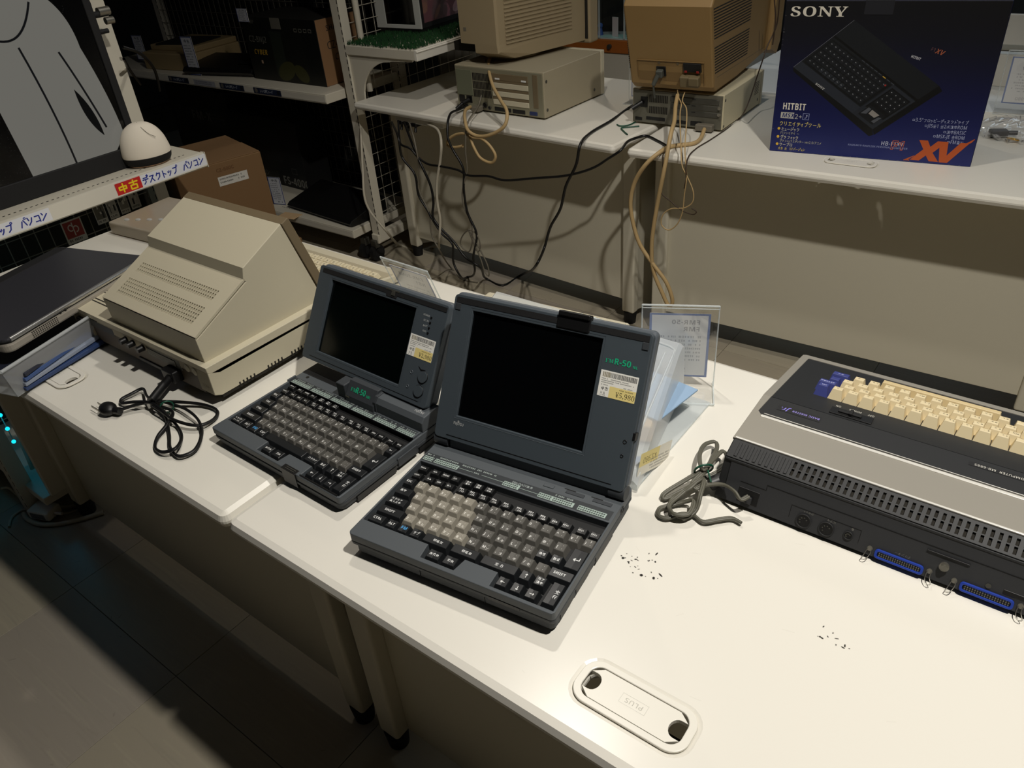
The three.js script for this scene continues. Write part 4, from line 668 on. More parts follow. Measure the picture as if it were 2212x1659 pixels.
// ---------------------------------------------------------------- cords and cables (millimetres)
const mm = (l) => l.map((p) => p.map((v) => v / 1000));
solo('monitor_cable', tubeG(mm([[-1825,858,-2270],[-1796,846,-2200],[-1736,828,-2120],[-1666,801,-2050],[-1599,776,-2000],[-1546,753,-1960],[-1543,720,-1940],[-1588,690,-1930],[-1651,676,-1930],[-1690,689,-1930],[-1726,713,-1960],[-1780,721,-2030],[-1809,714,-2090]]), 0.0058, 7, 7), M.cordBeige, 'thick beige monitor cable looping from the tapered beige monitor to the computer under it', 'cable');
solo('monitor_cable', tubeG(mm([[-1686,676,-1930],[-1670,669,-1930],[-1635,669,-1930],[-1601,647,-1930],[-1584,618,-1930],[-1601,595,-1930],[-1649,604,-1930],[-1674,638,-1930],[-1698,668,-1940],[-1752,666,-1950],[-1797,644,-1950],[-1810,624,-1950],[-1774,621,-1940],[-1730,631,-1940]]), 0.005, 7, 7), M.cordBeige, 'tied spare loop of beige monitor cable hanging at the table edge', 'cable');
solo('mains_cable', tubeG(mm([[-1839,713,-2110],[-1845,707,-2070],[-1823,713,-2000],[-1796,695,-1950],[-1784,652,-1930],[-1770,619,-1930],[-1731,556,-1930],[-1739,483,-1930],[-1734,399,-1930],[-1702,323,-1930],[-1730,226,-1930],[-1729,179,-1930],[-1957,4,-2133],[-1811,139,-1930],[-1832,183,-1930],[-1826,259,-1930],[-1870,290,-1930],[-1911,341,-1930],[-1930,373,-1930],[-1963,422,-1930],[-1968,503,-1930],[-2019,558,-1930],[-2022,624,-1930],[-2138,645,-2020]]), 0.0042, 7, 7), M.cordBlack, 'black power cord from the computer under the tapered monitor down to the floor', 'power cord');
solo('mains_cable', tubeG(mm([[-2114,647,-2030],[-2070,604,-1980],[-2010,602,-1930],[-1970,594,-1930],[-1939,568,-1930],[-1898,550,-1930],[-1835,550,-1930],[-1751,547,-1930],[-1715,536,-1930],[-1619,546,-1930],[-1563,542,-1930],[-1425,569,-1930],[-1297,598,-1930],[-1206,635,-1930],[-1159,667,-1930],[-1117,697,-1930],[-1121,707,-1970],[-1137,696,-2048],[-1121,696,-2082],[-1060,696,-2051],[-1008,696,-2014]]), 0.004, 7, 7), M.cordBlack, 'long black cord sagging across the gap between the two far tables', 'power cord');
solo('mains_cable', tubeG(mm([[-2085,649,-2030],[-1939,565,-1930],[-1896,471,-1930],[-1893,409,-1930],[-1906,349,-1930],[-1868,307,-1930],[-1820,273,-1930],[-1767,217,-1930],[-1710,197,-1930],[-1869,4,-2156],[-1780,4,-2142],[-1771,4,-2243],[-1379,318,-1850],[-1407,333,-1930],[-1379,410,-1930],[-1336,481,-1930],[-1311,562,-1930],[-1271,634,-1930],[-1256,694,-1930],[-1288,696,-2036],[-1298,696,-2183],[-1318,696,-2326],[-1191,768,-2200]]), 0.0046, 7, 7), M.cordBlack, 'black power cord swinging low from the computer under the tan monitor', 'power cord');
solo('white_cable', tubeG(mm([[-1965,653,-2030],[-1895,651,-2000],[-1818,631,-1930],[-1833,571,-1930],[-1863,488,-1930],[-1874,412,-1930],[-1871,348,-1930],[-1892,258,-1930],[-2292,4,-2289],[-2333,4,-2234],[-2428,4,-2235],[-2233,217,-1980],[-2303,283,-1980],[-2321,332,-1980],[-2347,440,-2020],[-2405,583,-2100]]), 0.0052, 7, 7), M.cordWhite, 'white cable hanging in a wide loop by the mesh rack post', 'cable');
solo('grey_cable', tubeG(mm([[-2057,646,-2030],[-1943,609,-1930],[-1941,526,-1930],[-1958,449,-1930],[-1924,365,-1930],[-1924,272,-1930],[-1898,223,-1930],[-2062,3,-2160],[-1963,3,-2108],[-1888,3,-2114]]), 0.003, 7, 7), M.cordGrey, 'thin grey cable hanging from the power strip to the floor', 'cable');
solo('grey_cable', tubeG(mm([[-1811,846,-2200],[-1776,808,-2135],[-1780,769,-2130],[-1777,724,-2100],[-1711,699,-1950],[-1711,624,-1930],[-1714,554,-1930],[-1733,508,-1930],[-1749,461,-1930],[-1747,412,-1930],[-1730,380,-1930],[-1720,335,-1930],[-1731,275,-1930],[-1751,244,-1930],[-1784,264,-1930],[-1773,299,-1930],[-1733,333,-1930],[-1703,323,-1930],[-1690,279,-1930],[-1705,254,-1930],[-1730,307,-1930],[-1739,337,-1930],[-1696,230,-1930],[-1680,179,-1930],[-1665,166,-1930],[-1664,204,-1930],[-1692,263,-1930],[-1730,328,-1930]]), 0.0026, 7, 7), M.cordGrey, 'thin grey signal cable with a tied bundle hanging before the table panel', 'cable');
solo('monitor_cable', tubeG(mm([[-1063,798,-2170],[-1043,784,-2120],[-1001,764,-2030],[-980,750,-1970],[-974,673,-1930],[-996,541,-1930],[-1008,428,-1930],[-1001,346,-1930],[-970,279,-1930],[-942,235,-1930],[-931,246,-1930],[-951,307,-1930],[-1001,363,-1930],[-1048,419,-1930],[-1073,485,-1930],[-1082,547,-1930],[-1069,610,-1930],[-1032,670,-1930],[-1007,697,-1955],[-1002,698,-2013],[-981,698,-2038],[-955,698,-2066],[-958,698,-2121],[-971,708,-2170]]), 0.0062, 7, 7), M.cordBeige, 'thick tan cable from the tan monitor drooping in a long loop', 'cable');
solo('speaker_wire', tubeG(mm([[-1069,810,-2180],[-1048,795,-2150],[-1030,787,-2130],[-1018,772,-2100],[-948,725,-1970],[-921,676,-1930],[-907,654,-1930],[-884,609,-1930],[-885,580,-1930],[-907,560,-1930],[-953,548,-1930],[-976,524,-1930],[-978,495,-1930],[-956,483,-1930],[-930,504,-1930],[-914,545,-1930],[-911,595,-1930],[-907,649,-1930],[-930,707,-1960],[-999,783,-2100],[-1027,795,-2130],[-1040,810,-2170]]), 0.0018, 7, 7), M.cordBeige, 'thin twin wire from the tan monitor tied in a small bow', 'wire');
solo('speaker_wire', tubeG(mm([[-981,696,-1930],[-981,648,-1930],[-983,593,-1930],[-954,573,-1930],[-914,550,-1930],[-877,546,-1930],[-871,555,-1930],[-886,562,-1930]]), 0.0016, 7, 7), M.cordBrown, 'loose thin wire tail hanging beside the drooping tan cable', 'wire');
solo('brown_wire', tubeG(mm([[-888,1016,-2450],[-889,945,-2450],[-900,892,-2420],[-901,861,-2400],[-915,805,-2400],[-909,762,-2350],[-902,738,-2300],[-938,694,-2348],[-932,694,-2232],[-931,694,-2122],[-933,694,-2037],[-921,693,-1965],[-910,676,-1930],[-908,647,-1930],[-912,616,-1930]]), 0.002, 7, 7), M.cordBrown, 'thin brown wire running down the tan monitor side to the table edge', 'wire');
solo('brown_wire', tubeG(mm([[-896,1019,-2430],[-886,963,-2430],[-887,897,-2430]]), 0.002, 7, 7), M.cordBrown, 'short brown wire hanging at the front bezel of the tan monitor', 'wire');
solo('ground_wire', tubeG(mm([[-1261,695,-2155],[-1243,695,-2146],[-1225,695,-2161],[-1220,695,-2202]]), 0.0022, 7, 7), M.greenTie, 'green earth wire with ring end on the table by the gap', 'wire');
solo('ground_wire', tubeG(mm([[-1187,695,-2166],[-1207,695,-2150],[-1229,695,-2129],[-1207,695,-2103],[-1178,695,-2076]]), 0.0022, 7, 7), M.greenTie, 'bent green earth wire lying nearest the table edge', 'wire');
solo('white_cable', tubeG(mm([[-2091,297,-470],[-2173,179,-470],[-2155,119,-460],[-2140,65,-450],[-2115,31,-440],[-2094,6,-444],[-2045,6,-456],[-2018,6,-484],[-1993,6,-513]]), 0.006, 7, 7), M.cordWhite, 'thick white cable hanging behind the table leg to the floor', 'cable');
solo('white_cable', tubeG(mm([[-2104,4,-330],[-2123,4,-341],[-2140,4,-356],[-2143,4,-381],[-2117,4,-405]]), 0.0035, 7, 7), M.cordWhite, 'short white lead curling from the small white power brick', 'cable');
solo('white_cable', tubeG(mm([[-2050,4,-435],[-2019,4,-446],[-2005,4,-472],[-2004,4,-497]]), 0.0035, 7, 7), M.cordWhite, 'white lead between the power brick and the table leg', 'cable');
solo('white_cable', tubeG(mm([[-2121,7,-378],[-2088,7,-373],[-2034,7,-383],[-1993,7,-410],[-1957,7,-452],[-1923,7,-509]]), 0.0065, 7, 7), M.cordWhite, 'white cable lying in a long curve on the floor by the table leg', 'cable');
solo('white_cable', tubeG(mm([[-2110,120,-359],[-2126,100,-378],[-2147,50,-393],[-2131,20,-403],[-2117,3,-409]]), 0.003, 7, 7), M.cordWhite, 'thin white lead slanting from the low rack shelf to the floor', 'cable');
solo('aerial_cable', tubeG(mm([[-2241,1066,-1160],[-2250,1046,-1200],[-2302,1013,-1250],[-2369,970,-1300],[-2459,919,-1350],[-2558,869,-1400]]), 0.0045, 7, 7), M.cordBlack, 'black cable arching from the screen back towards the mesh rack', 'cable');
solo('aerial_cable', tubeG(mm([[-2217,1041,-1140],[-2319,991,-1200],[-2441,925,-1280]]), 0.004, 7, 7), M.cordBlack, 'straight black lead hanging beside the screen', 'cable');
{
  const t = thing('mains_cable', 'bundled black power cord with flat two-pin plug lying before the beige computer', 'power cord', [0, 0, 0]);
  const path = mm([[-1189,702,-402],[-1178,704,-422],[-1158,706,-443],[-1121,704,-470],[-1077,698,-495],[-1045,697,-496],[-1031,697,-480],[-1030,702,-453],[-1070,706,-437],[-1110,708,-438],[-1142,708,-440],[-1161,700,-447],[-1116,698,-442],[-1059,698,-415],[-1024,698,-395],[-993,698,-391],[-985,698,-410],[-1009,700,-442],[-1041,704,-459],[-1077,707,-464],[-1120,702,-464],[-1169,700,-454],[-1147,702,-448],[-1105,701,-452],[-1079,702,-425],[-1069,698,-401],[-1048,697,-383],[-1022,700,-382],[-1006,705,-394],[-1035,698,-422],[-1072,698,-436],[-1087,706,-436],[-1118,710,-441],[-1149,710,-441],[-1184,704,-432],[-1214,698,-421],[-1223,698,-427],[-1220,700,-445],[-1215,702,-462],[-1175,710,-450],[-1144,714,-442]]);
  part('cord', [tubeG(path, 0.0023, 8, 7), tubeG(path.map(([x, y, z]) => [x + 0.0032, y + 0.0006, z + 0.001]), 0.0023, 8, 7)], M.cordBlack, t);
  const a = path[0], dx = -0.9, dz = 0.36;
  const plug = part('plug', [mv(new THREE.SphereGeometry(0.0125, 18, 12).scale(1.35, 0.85, 1.1), a[0] - 0.019, a[1] + 0.001, a[2] + 0.006), rod([a[0] - 0.012, a[1], a[2] + 0.004], [a[0] + 0.006, a[1], a[2] - 0.002], 0.0065, 14)], M.black, t);
  for (const k of [-0.0055, 0.0055]) part('plug_pin', bx(a[0] - 0.052, a[0] - 0.03, a[1] - 0.0024, a[1] + 0.0024, a[2] + 0.011 + k, a[2] + 0.0122 + k, 0.0004), M.steel, plug);
  const e = path[path.length - 1];
  part('inlet_connector', [rod(e, [-1.172, T + 0.029, -0.5], 0.0075, 14), bx(-1.19, -1.155, T + 0.02, T + 0.042, -0.512, -0.494, 0.003)], M.black, t);
  part('green_tie', mv(new THREE.TorusGeometry(0.0105, 0.0013, 8, 20), -1.119, T + 0.013, -0.452, 0, 1.2), M.greenTie, t);
}
{
  const t = thing('mains_cable', 'bundled grey power cord with green tie beside the silver keyboard computer', 'power cord', [0, 0, 0]);
  const path = mm([[-237,719,-735],[-244,716,-727],[-255,722,-731],[-275,717,-740],[-295,712,-732],[-304,710,-721],[-310,712,-726],[-306,718,-754],[-325,706,-730],[-339,698,-699],[-336,697,-695],[-320,700,-721],[-303,708,-749],[-291,712,-771],[-292,712,-795],[-305,710,-812],[-307,714,-784],[-306,722,-748],[-326,714,-781],[-334,706,-818],[-326,704,-832],[-319,706,-823],[-306,716,-765],[-309,712,-720],[-324,700,-697],[-317,698,-679],[-298,698,-676],[-289,702,-692],[-291,714,-709],[-300,718,-737],[-317,706,-703],[-320,704,-680],[-307,706,-669],[-292,706,-678],[-297,708,-702],[-310,700,-700],[-323,697,-688],[-331,697,-676],[-326,697,-664],[-316,697,-665],[-302,697,-683],[-289,697,-688],[-274,697,-684],[-258,697,-699],[-246,697,-709],[-234,697,-708]]);
  part('cord', [tubeG(path, 0.0021, 8, 7), tubeG(path.map(([x, y, z]) => [x + 0.0028, y + 0.0008, z + 0.0016]), 0.0021, 8, 7)], M.grey, t);
  part('plug', [rod([-0.2905, T + 0.016, -0.742], [-0.276, T + 0.02, -0.762], 0.0095, 14), rod([-0.278, T + 0.02, -0.76], [-0.268, T + 0.022, -0.778], 0.005, 12)], M.black, t);
  part('green_tie', [mv(new THREE.TorusGeometry(0.0125, 0.0015, 8, 20), -0.3065, T + 0.026, -0.7535, 0.5, 0.7), rod([-0.299, T + 0.03, -0.75], [-0.288, T + 0.024, -0.737], 0.0014, 6)], M.greenTie, t);
}

// ---------------------------------------------------------------- across the aisle: computers and monitors seen from behind
const hull = (pts) => new ConvexGeometry(pts.map((p) => new THREE.Vector3(...p)));
{
  const t = thing('desktop_computer', 'beige desktop computer with card slots and fan grid, lying under the tapered beige monitor', 'computer', [-1.896, T, -2.1206], -1.6);
  const W = 0.386, H = 0.15, D = 0.343;
  part('case', [bx(0, W, 0.005, H, -D, -0.006, 0.003)], M.pcL, t);
  part('front_bezel', bx(-0.001, W + 0.001, 0.004, H + 0.001, -D - 0.022, -D + 0.001, 0.003), M.beige, t);
  for (const x of [0.04, W - 0.04]) for (const z of [-0.04, -D + 0.03]) part('rubber_foot', cyl(0.01, 0.006, 14), M.rubber, t, [x, 0.003, z]);
  const b = part('back_panel', bx(0.004, W - 0.004, 0.008, H - 0.004, -0.008, -0.003, 0.001), M.pcRear, t);
  part('supply_plate', bx(0.008, 0.079, 0.052, 0.136, -0.004, -0.0015, 0.0008), std(0x777a64, 0.5, 0.2), b);
  for (let r = 0; r < 3; r++) for (let i = 0; i < 13; i++) part('fan_slot', plain(0.083 + i * 0.0063, 0.087 + i * 0.0063, 0.05 + r * 0.0275, 0.074 + r * 0.0275, -0.0045, -0.0022), M.hole, b);
  part('card_cover', bx(0.17, 0.324, 0.113, 0.134, -0.004, -0.001, 0.001), M.bezel, b);
  for (const x of [0.185, 0.297]) part('white_label', bx(x, x + 0.02, 0.115, 0.1205, -0.0012, -0.0004, 0.0003), M.card, b);
  for (let r = 0; r < 3; r++) { part('card_cover', bx(0.17, 0.324, 0.033 + r * 0.0272, 0.05 + r * 0.0272, -0.004, -0.0005, 0.0015), M.beige, b); part('card_gap', plain(0.17, 0.324, 0.0505 + r * 0.0272, 0.0592 + r * 0.0272, -0.0036, -0.0018), M.bezel, b); }
  part('side_plate', bx(0.343, 0.363, 0.036, 0.141, -0.004, -0.0015, 0.001), M.bezel, b);
  for (const [x, y, r] of [[0.131, 0.025, 0.009], [0.151, 0.018, 0.006]]) { const j = part('round_port', mv(cyl(r, 0.003, 20), x, y, -0.001, Math.PI / 2), M.black, b); part('port_ring', mv(new THREE.TorusGeometry(r, 0.0012, 6, 20), x, y, 0), M.steelDark, j); }
  for (const [x0, x1] of [[0.173, 0.245], [0.252, 0.305]]) part('long_port', bx(x0, x1, 0.011, 0.024, -0.004, -0.0008, 0.002), M.black, b);
  part('display_port', bx(0.325, 0.357, 0.012, 0.024, -0.004, 0.0004, 0.002), std(0x23305c, 0.5), b);
  for (const x of [0.012, 0.046]) part('power_inlet', bx(x, x + 0.026, 0.026, 0.05, -0.005, -0.001, 0.002), M.black, b);
  part('power_plug', [rod([0.058, 0.036, 0.0], [0.052, 0.03, 0.03], 0.0085, 14), rod([0.052, 0.03, 0.028], [0.046, 0.018, 0.055], 0.006, 12)], M.black, t);
  part('signal_plug', [bx(0.09, 0.122, 0.006, 0.024, -0.002, 0.03, 0.004)], M.cordGrey, t);
  for (const [y, z] of [[0.03, -0.02], [0.03, -0.3], [0.12, -0.02]]) part('screw', mv(cyl(0.005, 0.002, 14), W, y, z, 0, 0, Math.PI / 2), M.steelDark, t);
}
{
  const t = thing('monitor', 'tapered beige tube monitor with ribbed side, standing on the desktop computer with card slots', 'monitor', [-1.79, T + 0.151, -2.3]);
  const o = (x, y, z) => [x + 1.79, y - T - 0.151, z + 2.3];
  part('swivel_base', [cyl(0.1, 0.01, 32), mv(cyl(0.075, 0.02, 32), 0, 0.012, 0)], M.beigeDark, t, [0, 0.005, -0.03]);
  const body = part('case', hull([o(-1.862, 0.91, -2.137), o(-1.862, 1.16, -2.137), o(-1.704, 0.91, -2.132), o(-1.704, 1.16, -2.132), o(-1.699, 0.905, -2.14), o(-1.697, 1.165, -2.14), o(-1.975, 0.9, -2.285), o(-1.975, 1.18, -2.285), o(-2.03, 0.9, -2.53), o(-2.03, 1.2, -2.53), o(-1.609, 0.9, -2.53), o(-1.609, 1.2, -2.53)]), M.monL, t);
  part('case', hull([o(-1.8, 0.912, -2.135), o(-1.704, 0.912, -2.132), o(-1.699, 0.912, -2.14), o(-1.8, 0.882, -2.136), o(-1.703, 0.884, -2.134), o(-1.697, 0.888, -2.142), o(-1.8, 0.855, -2.2), o(-1.688, 0.858, -2.205), o(-1.8, 0.858, -2.285), o(-1.666, 0.858, -2.28), o(-1.61, 0.858, -2.53), o(-1.609, 0.912, -2.53), o(-2.02, 0.912, -2.53), o(-2.02, 0.858, -2.53)]), M.monL, t);
  part('case', hull([o(-1.975, 0.905, -2.3), o(-1.97, 0.868, -2.29), o(-1.8, 0.905, -2.3), o(-1.8, 0.868, -2.3), o(-2.02, 0.905, -2.53), o(-2.02, 0.868, -2.53), o(-1.8, 0.905, -2.53), o(-1.8, 0.868, -2.53)]), M.monL, t);
  part('socket_recess', [plain(...[-1.95 + 1.79, -1.81 + 1.79], 0.87 - T - 0.151, 0.9 - T - 0.151, 0.1, 0.005)], M.hole, body);
  part('front_bezel', bx(-0.255, 0.2, 0.004, 0.38, -0.285, -0.228, 0.008), M.monL, t);
  part('bezel_gap', bx(-0.25, 0.191, 0.02, 0.37, -0.232, -0.226, 0.002), M.hole, t);
  const dx = -1.609 + 1.698, dz = -2.53 + 2.14, L = Math.hypot(dx, dz);
  for (let i = 0; i < 21; i++) part('cooling_rib', bx(0.028, 0.33, -0.0025, 0.0025, -0.001, 0.0022, 0.001), M.monL, t, o(-1.6972, 0.91 + i * 0.012, -2.14), [0, Math.atan2(-dz, dx), 0]);
  part('grey_emblem', bx(0, 0.013, 0, 0.012, 0, 0.001, 0.0003), M.cordGrey, t, o(-1.846, 0.948, -2.1369));
}
{
  const t = thing('desktop_computer', 'low cream desktop computer with dark back panel, lying under the tan monitor', 'computer', [-1.2305, T, -2.194], 2.3);
  const W = 0.298, H = 0.107, D = 0.318;
  part('case', bx(0, W, 0.005, H, -D, -0.006, 0.003), M.pcR, t);
  part('front_bezel', bx(-0.001, W + 0.002, 0.003, H + 0.002, -D - 0.016, -D + 0.001, 0.003), M.beige, t);
  for (const x of [0.04, W - 0.04]) for (const z of [-0.04, -D + 0.03]) part('rubber_foot', cyl(0.01, 0.006, 14), M.rubber, t, [x, 0.003, z]);
  const b = part('back_panel', bx(0.004, W - 0.004, 0.007, H - 0.003, -0.008, -0.002, 0.001), M.pcRearR, t);
  for (let r = 0; r < 2; r++) for (let i = 0; i < 11; i++) part('fan_slot', plain(0.06 + i * 0.0057, 0.0636 + i * 0.0057, r ? 0.07 : 0.037, r ? 0.092 : 0.058, -0.0045, -0.0012), M.hole, b);
  for (let r = 0; r < 3; r++) { part('card_cover', bx(0.13, 0.284, 0.04 + r * 0.0185, 0.056 + r * 0.0185, -0.004, 0.0002, 0.002), M.steelDark, b); if (r) part('thumb_screw', mv(cyl(0.005, 0.007, 14), 0.288, 0.034 + r * 0.0185, 0.002, Math.PI / 2), M.steel, b); part('card_slot', plain(0.2, 0.212, 0.051 + r * 0.0185, 0.0535 + r * 0.0185, 0, 0.0006), M.black, b); }
  part('power_inlet', bx(0.03, 0.054, 0.053, 0.085, -0.004, -0.0008, 0.001), M.black, b);
  for (const [x0, x1, y0, y1] of [[0.012, 0.036, 0.012, 0.022], [0.05, 0.114, 0.016, 0.026], [0.15, 0.185, 0.014, 0.024], [0.198, 0.234, 0.012, 0.026]]) part('long_port', bx(x0, x1, y0, y1, -0.004, -0.0004, 0.0015), M.black, b);
  part('signal_plug', bx(0.222, 0.276, 0.004, 0.024, -0.002, 0.022, 0.004), M.cordGrey, t);
  part('power_plug', rod([0.036, 0.068, 0], [0.012, 0.052, 0.022], 0.007, 12), M.black, t);
  for (const [y, z] of [[0.09, -0.015], [0.015, -0.015]]) part('screw', mv(cyl(0.004, 0.002, 14), W, y, z, 0, 0, Math.PI / 2), M.steelDark, t);
  for (let i = 0; i < 8; i++) part('side_vent', plain(W - 0.0005, W + 0.0003, 0.045 + i * 0.005, 0.0468 + i * 0.005, -0.3, -0.262), M.hole, t);
  part('emblem', bx(W - 0.0005, W + 0.0008, 0.02, 0.028, -0.3, -0.294, 0.0003), M.steelDark, t);
}
{
  const t = thing('monitor', 'tan tube monitor with black rating plate, pierced back and slotted side', 'monitor', [-1.2161, T + 0.107, -2.1623], 3.6);
  const W = 0.263, y = (v) => v - 0.107, lean = Math.atan2(0.06, 0.235);
  part('swivel_base', [mv(cyl(0.11, 0.012, 32), 0.13, 0.006, -0.22), mv(cyl(0.08, 0.02, 32), 0.13, 0.014, -0.22)], M.nec, t);
  const prof = [[-0.02, y(0.118)], [0, y(0.134)], [0.06, y(0.355)], [0.045, y(0.375)], [-0.42, y(0.39)], [-0.46, y(0.385)], [-0.46, y(0.143)], [-0.2, y(0.122)]];
  const body = part('case', exX(prof, 0, W, 0.006), M.nec, t);
  part('front_bezel', exX([[-0.44, y(0.15)], [-0.46, y(0.145)], [-0.512, y(0.125)], [-0.54, y(0.16)], [-0.545, y(0.41)], [-0.46, y(0.41)]], -0.02, W + 0.02, 0.004), M.nec, t);
  part('screen', bx(0.0, W, y(0.18), y(0.38), -0.548, -0.54, 0.003), M.glass, t);
  // things on the leaning back: local origin at its lower left
  const back = part('back_frame', [plain(0.004, 0.0045, 0, 0.001, 0, 0.0005)], M.nec, t, [0, y(0.134), 0], [lean, 0, 0]);
  const bp = (name, geo, mat) => part(name, geo, mat, back);
  bp('rating_plate', bx(0.022, 0.128, 0.118, 0.188, 0, 0.0012, 0.001), M.black);
  part('plate_print', plate(0.104, 0.068), std(0xffffff, 0.5, 0, { map: canvasTex(624, 408, (c, w, h) => {
    c.fillStyle = '#0d0d0e'; c.fillRect(0, 0, w, h);
    write(c, 'NEC', 20, 28, 32, { color: '#d5d3c8', bold: true }); write(c, 'カラーディスプレイ', 108, 32, 25, { color: '#d5d3c8' });
    write(c, '型  名', 26, 112, 24, { color: '#a9a79c' }); write(c, 'PC-KD853', 220, 112, 25, { color: '#a9a79c' }); tinyLine(c, 26, 166, 90, 20, '#a9a79c'); write(c, 'AC 100V 50/60Hz', 130, 166, 22, { color: '#a9a79c' }); tinyLine(c, 26, 220, 90, 20, '#a9a79c'); write(c, '90W', 290, 220, 24, { color: '#a9a79c' });
    c.strokeStyle = '#8a887e'; c.lineWidth = 4; c.strokeRect(30, 280, 66, 62); tinyLine(c, 42, 300, 40, 18, '#8a887e'); tinyLine(c, 22, 372, 320, 18, '#a9a79c'); tinyLine(c, 530, 372, 70, 18, '#a9a79c');
    c.fillStyle = '#ddd9cc'; c.fillRect(372, 40, 234, 280); write(c, '高圧注意', 414, 70, 30, { color: '#3a2c22', bold: true }); for (let i = 0; i < 5; i++) tinyLine(c, 392, 128 + i * 38, 196, 22, '#3a342c');
  }) }), back, [0.075, 0.153, 0.0014]);
  for (let r = 0; r < 13; r++) for (let i = 0; i < 13; i++) bp('grille_hole', plain(0.138 + i * 0.0068, 0.1425 + i * 0.0068, 0.13 + r * 0.0065, 0.1335 + r * 0.0065, -0.001, 0.0003), M.hole);
  for (let i = 0; i < 14; i++) { bp('top_slot', plain(0.014 + i * 0.0055, 0.0165 + i * 0.0055, 0.219, 0.224, -0.001, 0.0003), M.hole); bp('top_slot', plain(0.138 + i * 0.0062, 0.1408 + i * 0.0062, 0.219, 0.224, -0.001, 0.0003), M.hole); }
  for (let i = 0; i < 26; i++) bp('edge_slot', plain(0.0008, 0.0036, 0.045 + i * 0.0066, 0.049 + i * 0.0066, -0.002, 0.0004), M.hole);
  for (let i = 0; i < 24; i++) for (const k of [0, 1]) if (i < 11 || i > 12) bp('edge_slot', plain(0.244 + k * 0.007, 0.2475 + k * 0.007, 0.042 + i * 0.0077, 0.046 + i * 0.0077, -0.002, 0.0004), M.hole);
  const rec = bp('socket_recess', [bx(0.028, 0.238, 0.072, 0.074, -0.002, 0.004, 0.0006), bx(0.028, 0.03, 0.02, 0.074, -0.002, 0.003, 0.0006), bx(0.234, 0.236, 0.006, 0.074, -0.002, 0.003, 0.0006), plain(0.03, 0.234, 0.012, 0.072, -0.001, 0.0006)], std(0x7a6038, 0.65));
  part('power_socket', bx(0.088, 0.118, 0.026, 0.056, -0.001, 0.004, 0.002), M.black, rec);
  part('power_plug', [bx(0.092, 0.113, 0.028, 0.05, 0.003, 0.02, 0.004), rod([0.1, 0.038, 0.018], [0.088, 0.012, 0.03], 0.0065, 12), rod([0.088, 0.014, 0.03], [0.086, -0.032, 0.024], 0.003, 8)], std(0x4a4c46, 0.55), rec);
  part('speaker_terminal', bx(0.174, 0.228, 0.045, 0.071, -0.001, 0.007, 0.002), M.black, rec);
  for (const x of [0.178, 0.214]) part('red_tab', bx(x, x + 0.008, 0.044, 0.05, 0.006, 0.009, 0.001), std(0x8e2018, 0.5), rec);
  part('signal_plug', [bx(0.166, 0.224, 0.004, 0.036, -0.001, 0.02, 0.004), bx(0.196, 0.228, 0.014, 0.04, 0.012, 0.03, 0.004)], std(0x6d6044, 0.6), rec);
  for (const x of [0.098, 0.156]) part('screw', mv(cyl(0.0045, 0.002, 14), x, 0.067, 0.0012, Math.PI / 2), M.bezel, rec);
  const holesAt = (v0, n, nm) => { for (let i = 0; i < n; i++) { const v = y(v0 + i * 0.0078), zz = 0.0 + (v - y(0.134)) * 0.256; part(nm, plain(W - 0.0006, W + 0.0004, v, v + 0.0034, -0.27, zz - 0.01), M.hole, body); } };
  holesAt(0.172, 10, 'side_slot'); holesAt(0.268, 11, 'side_slot');
  part('seam', plain(W - 0.0004, W + 0.0004, y(0.158), y(0.1592), -0.44, -0.02), M.bezel, body);
}
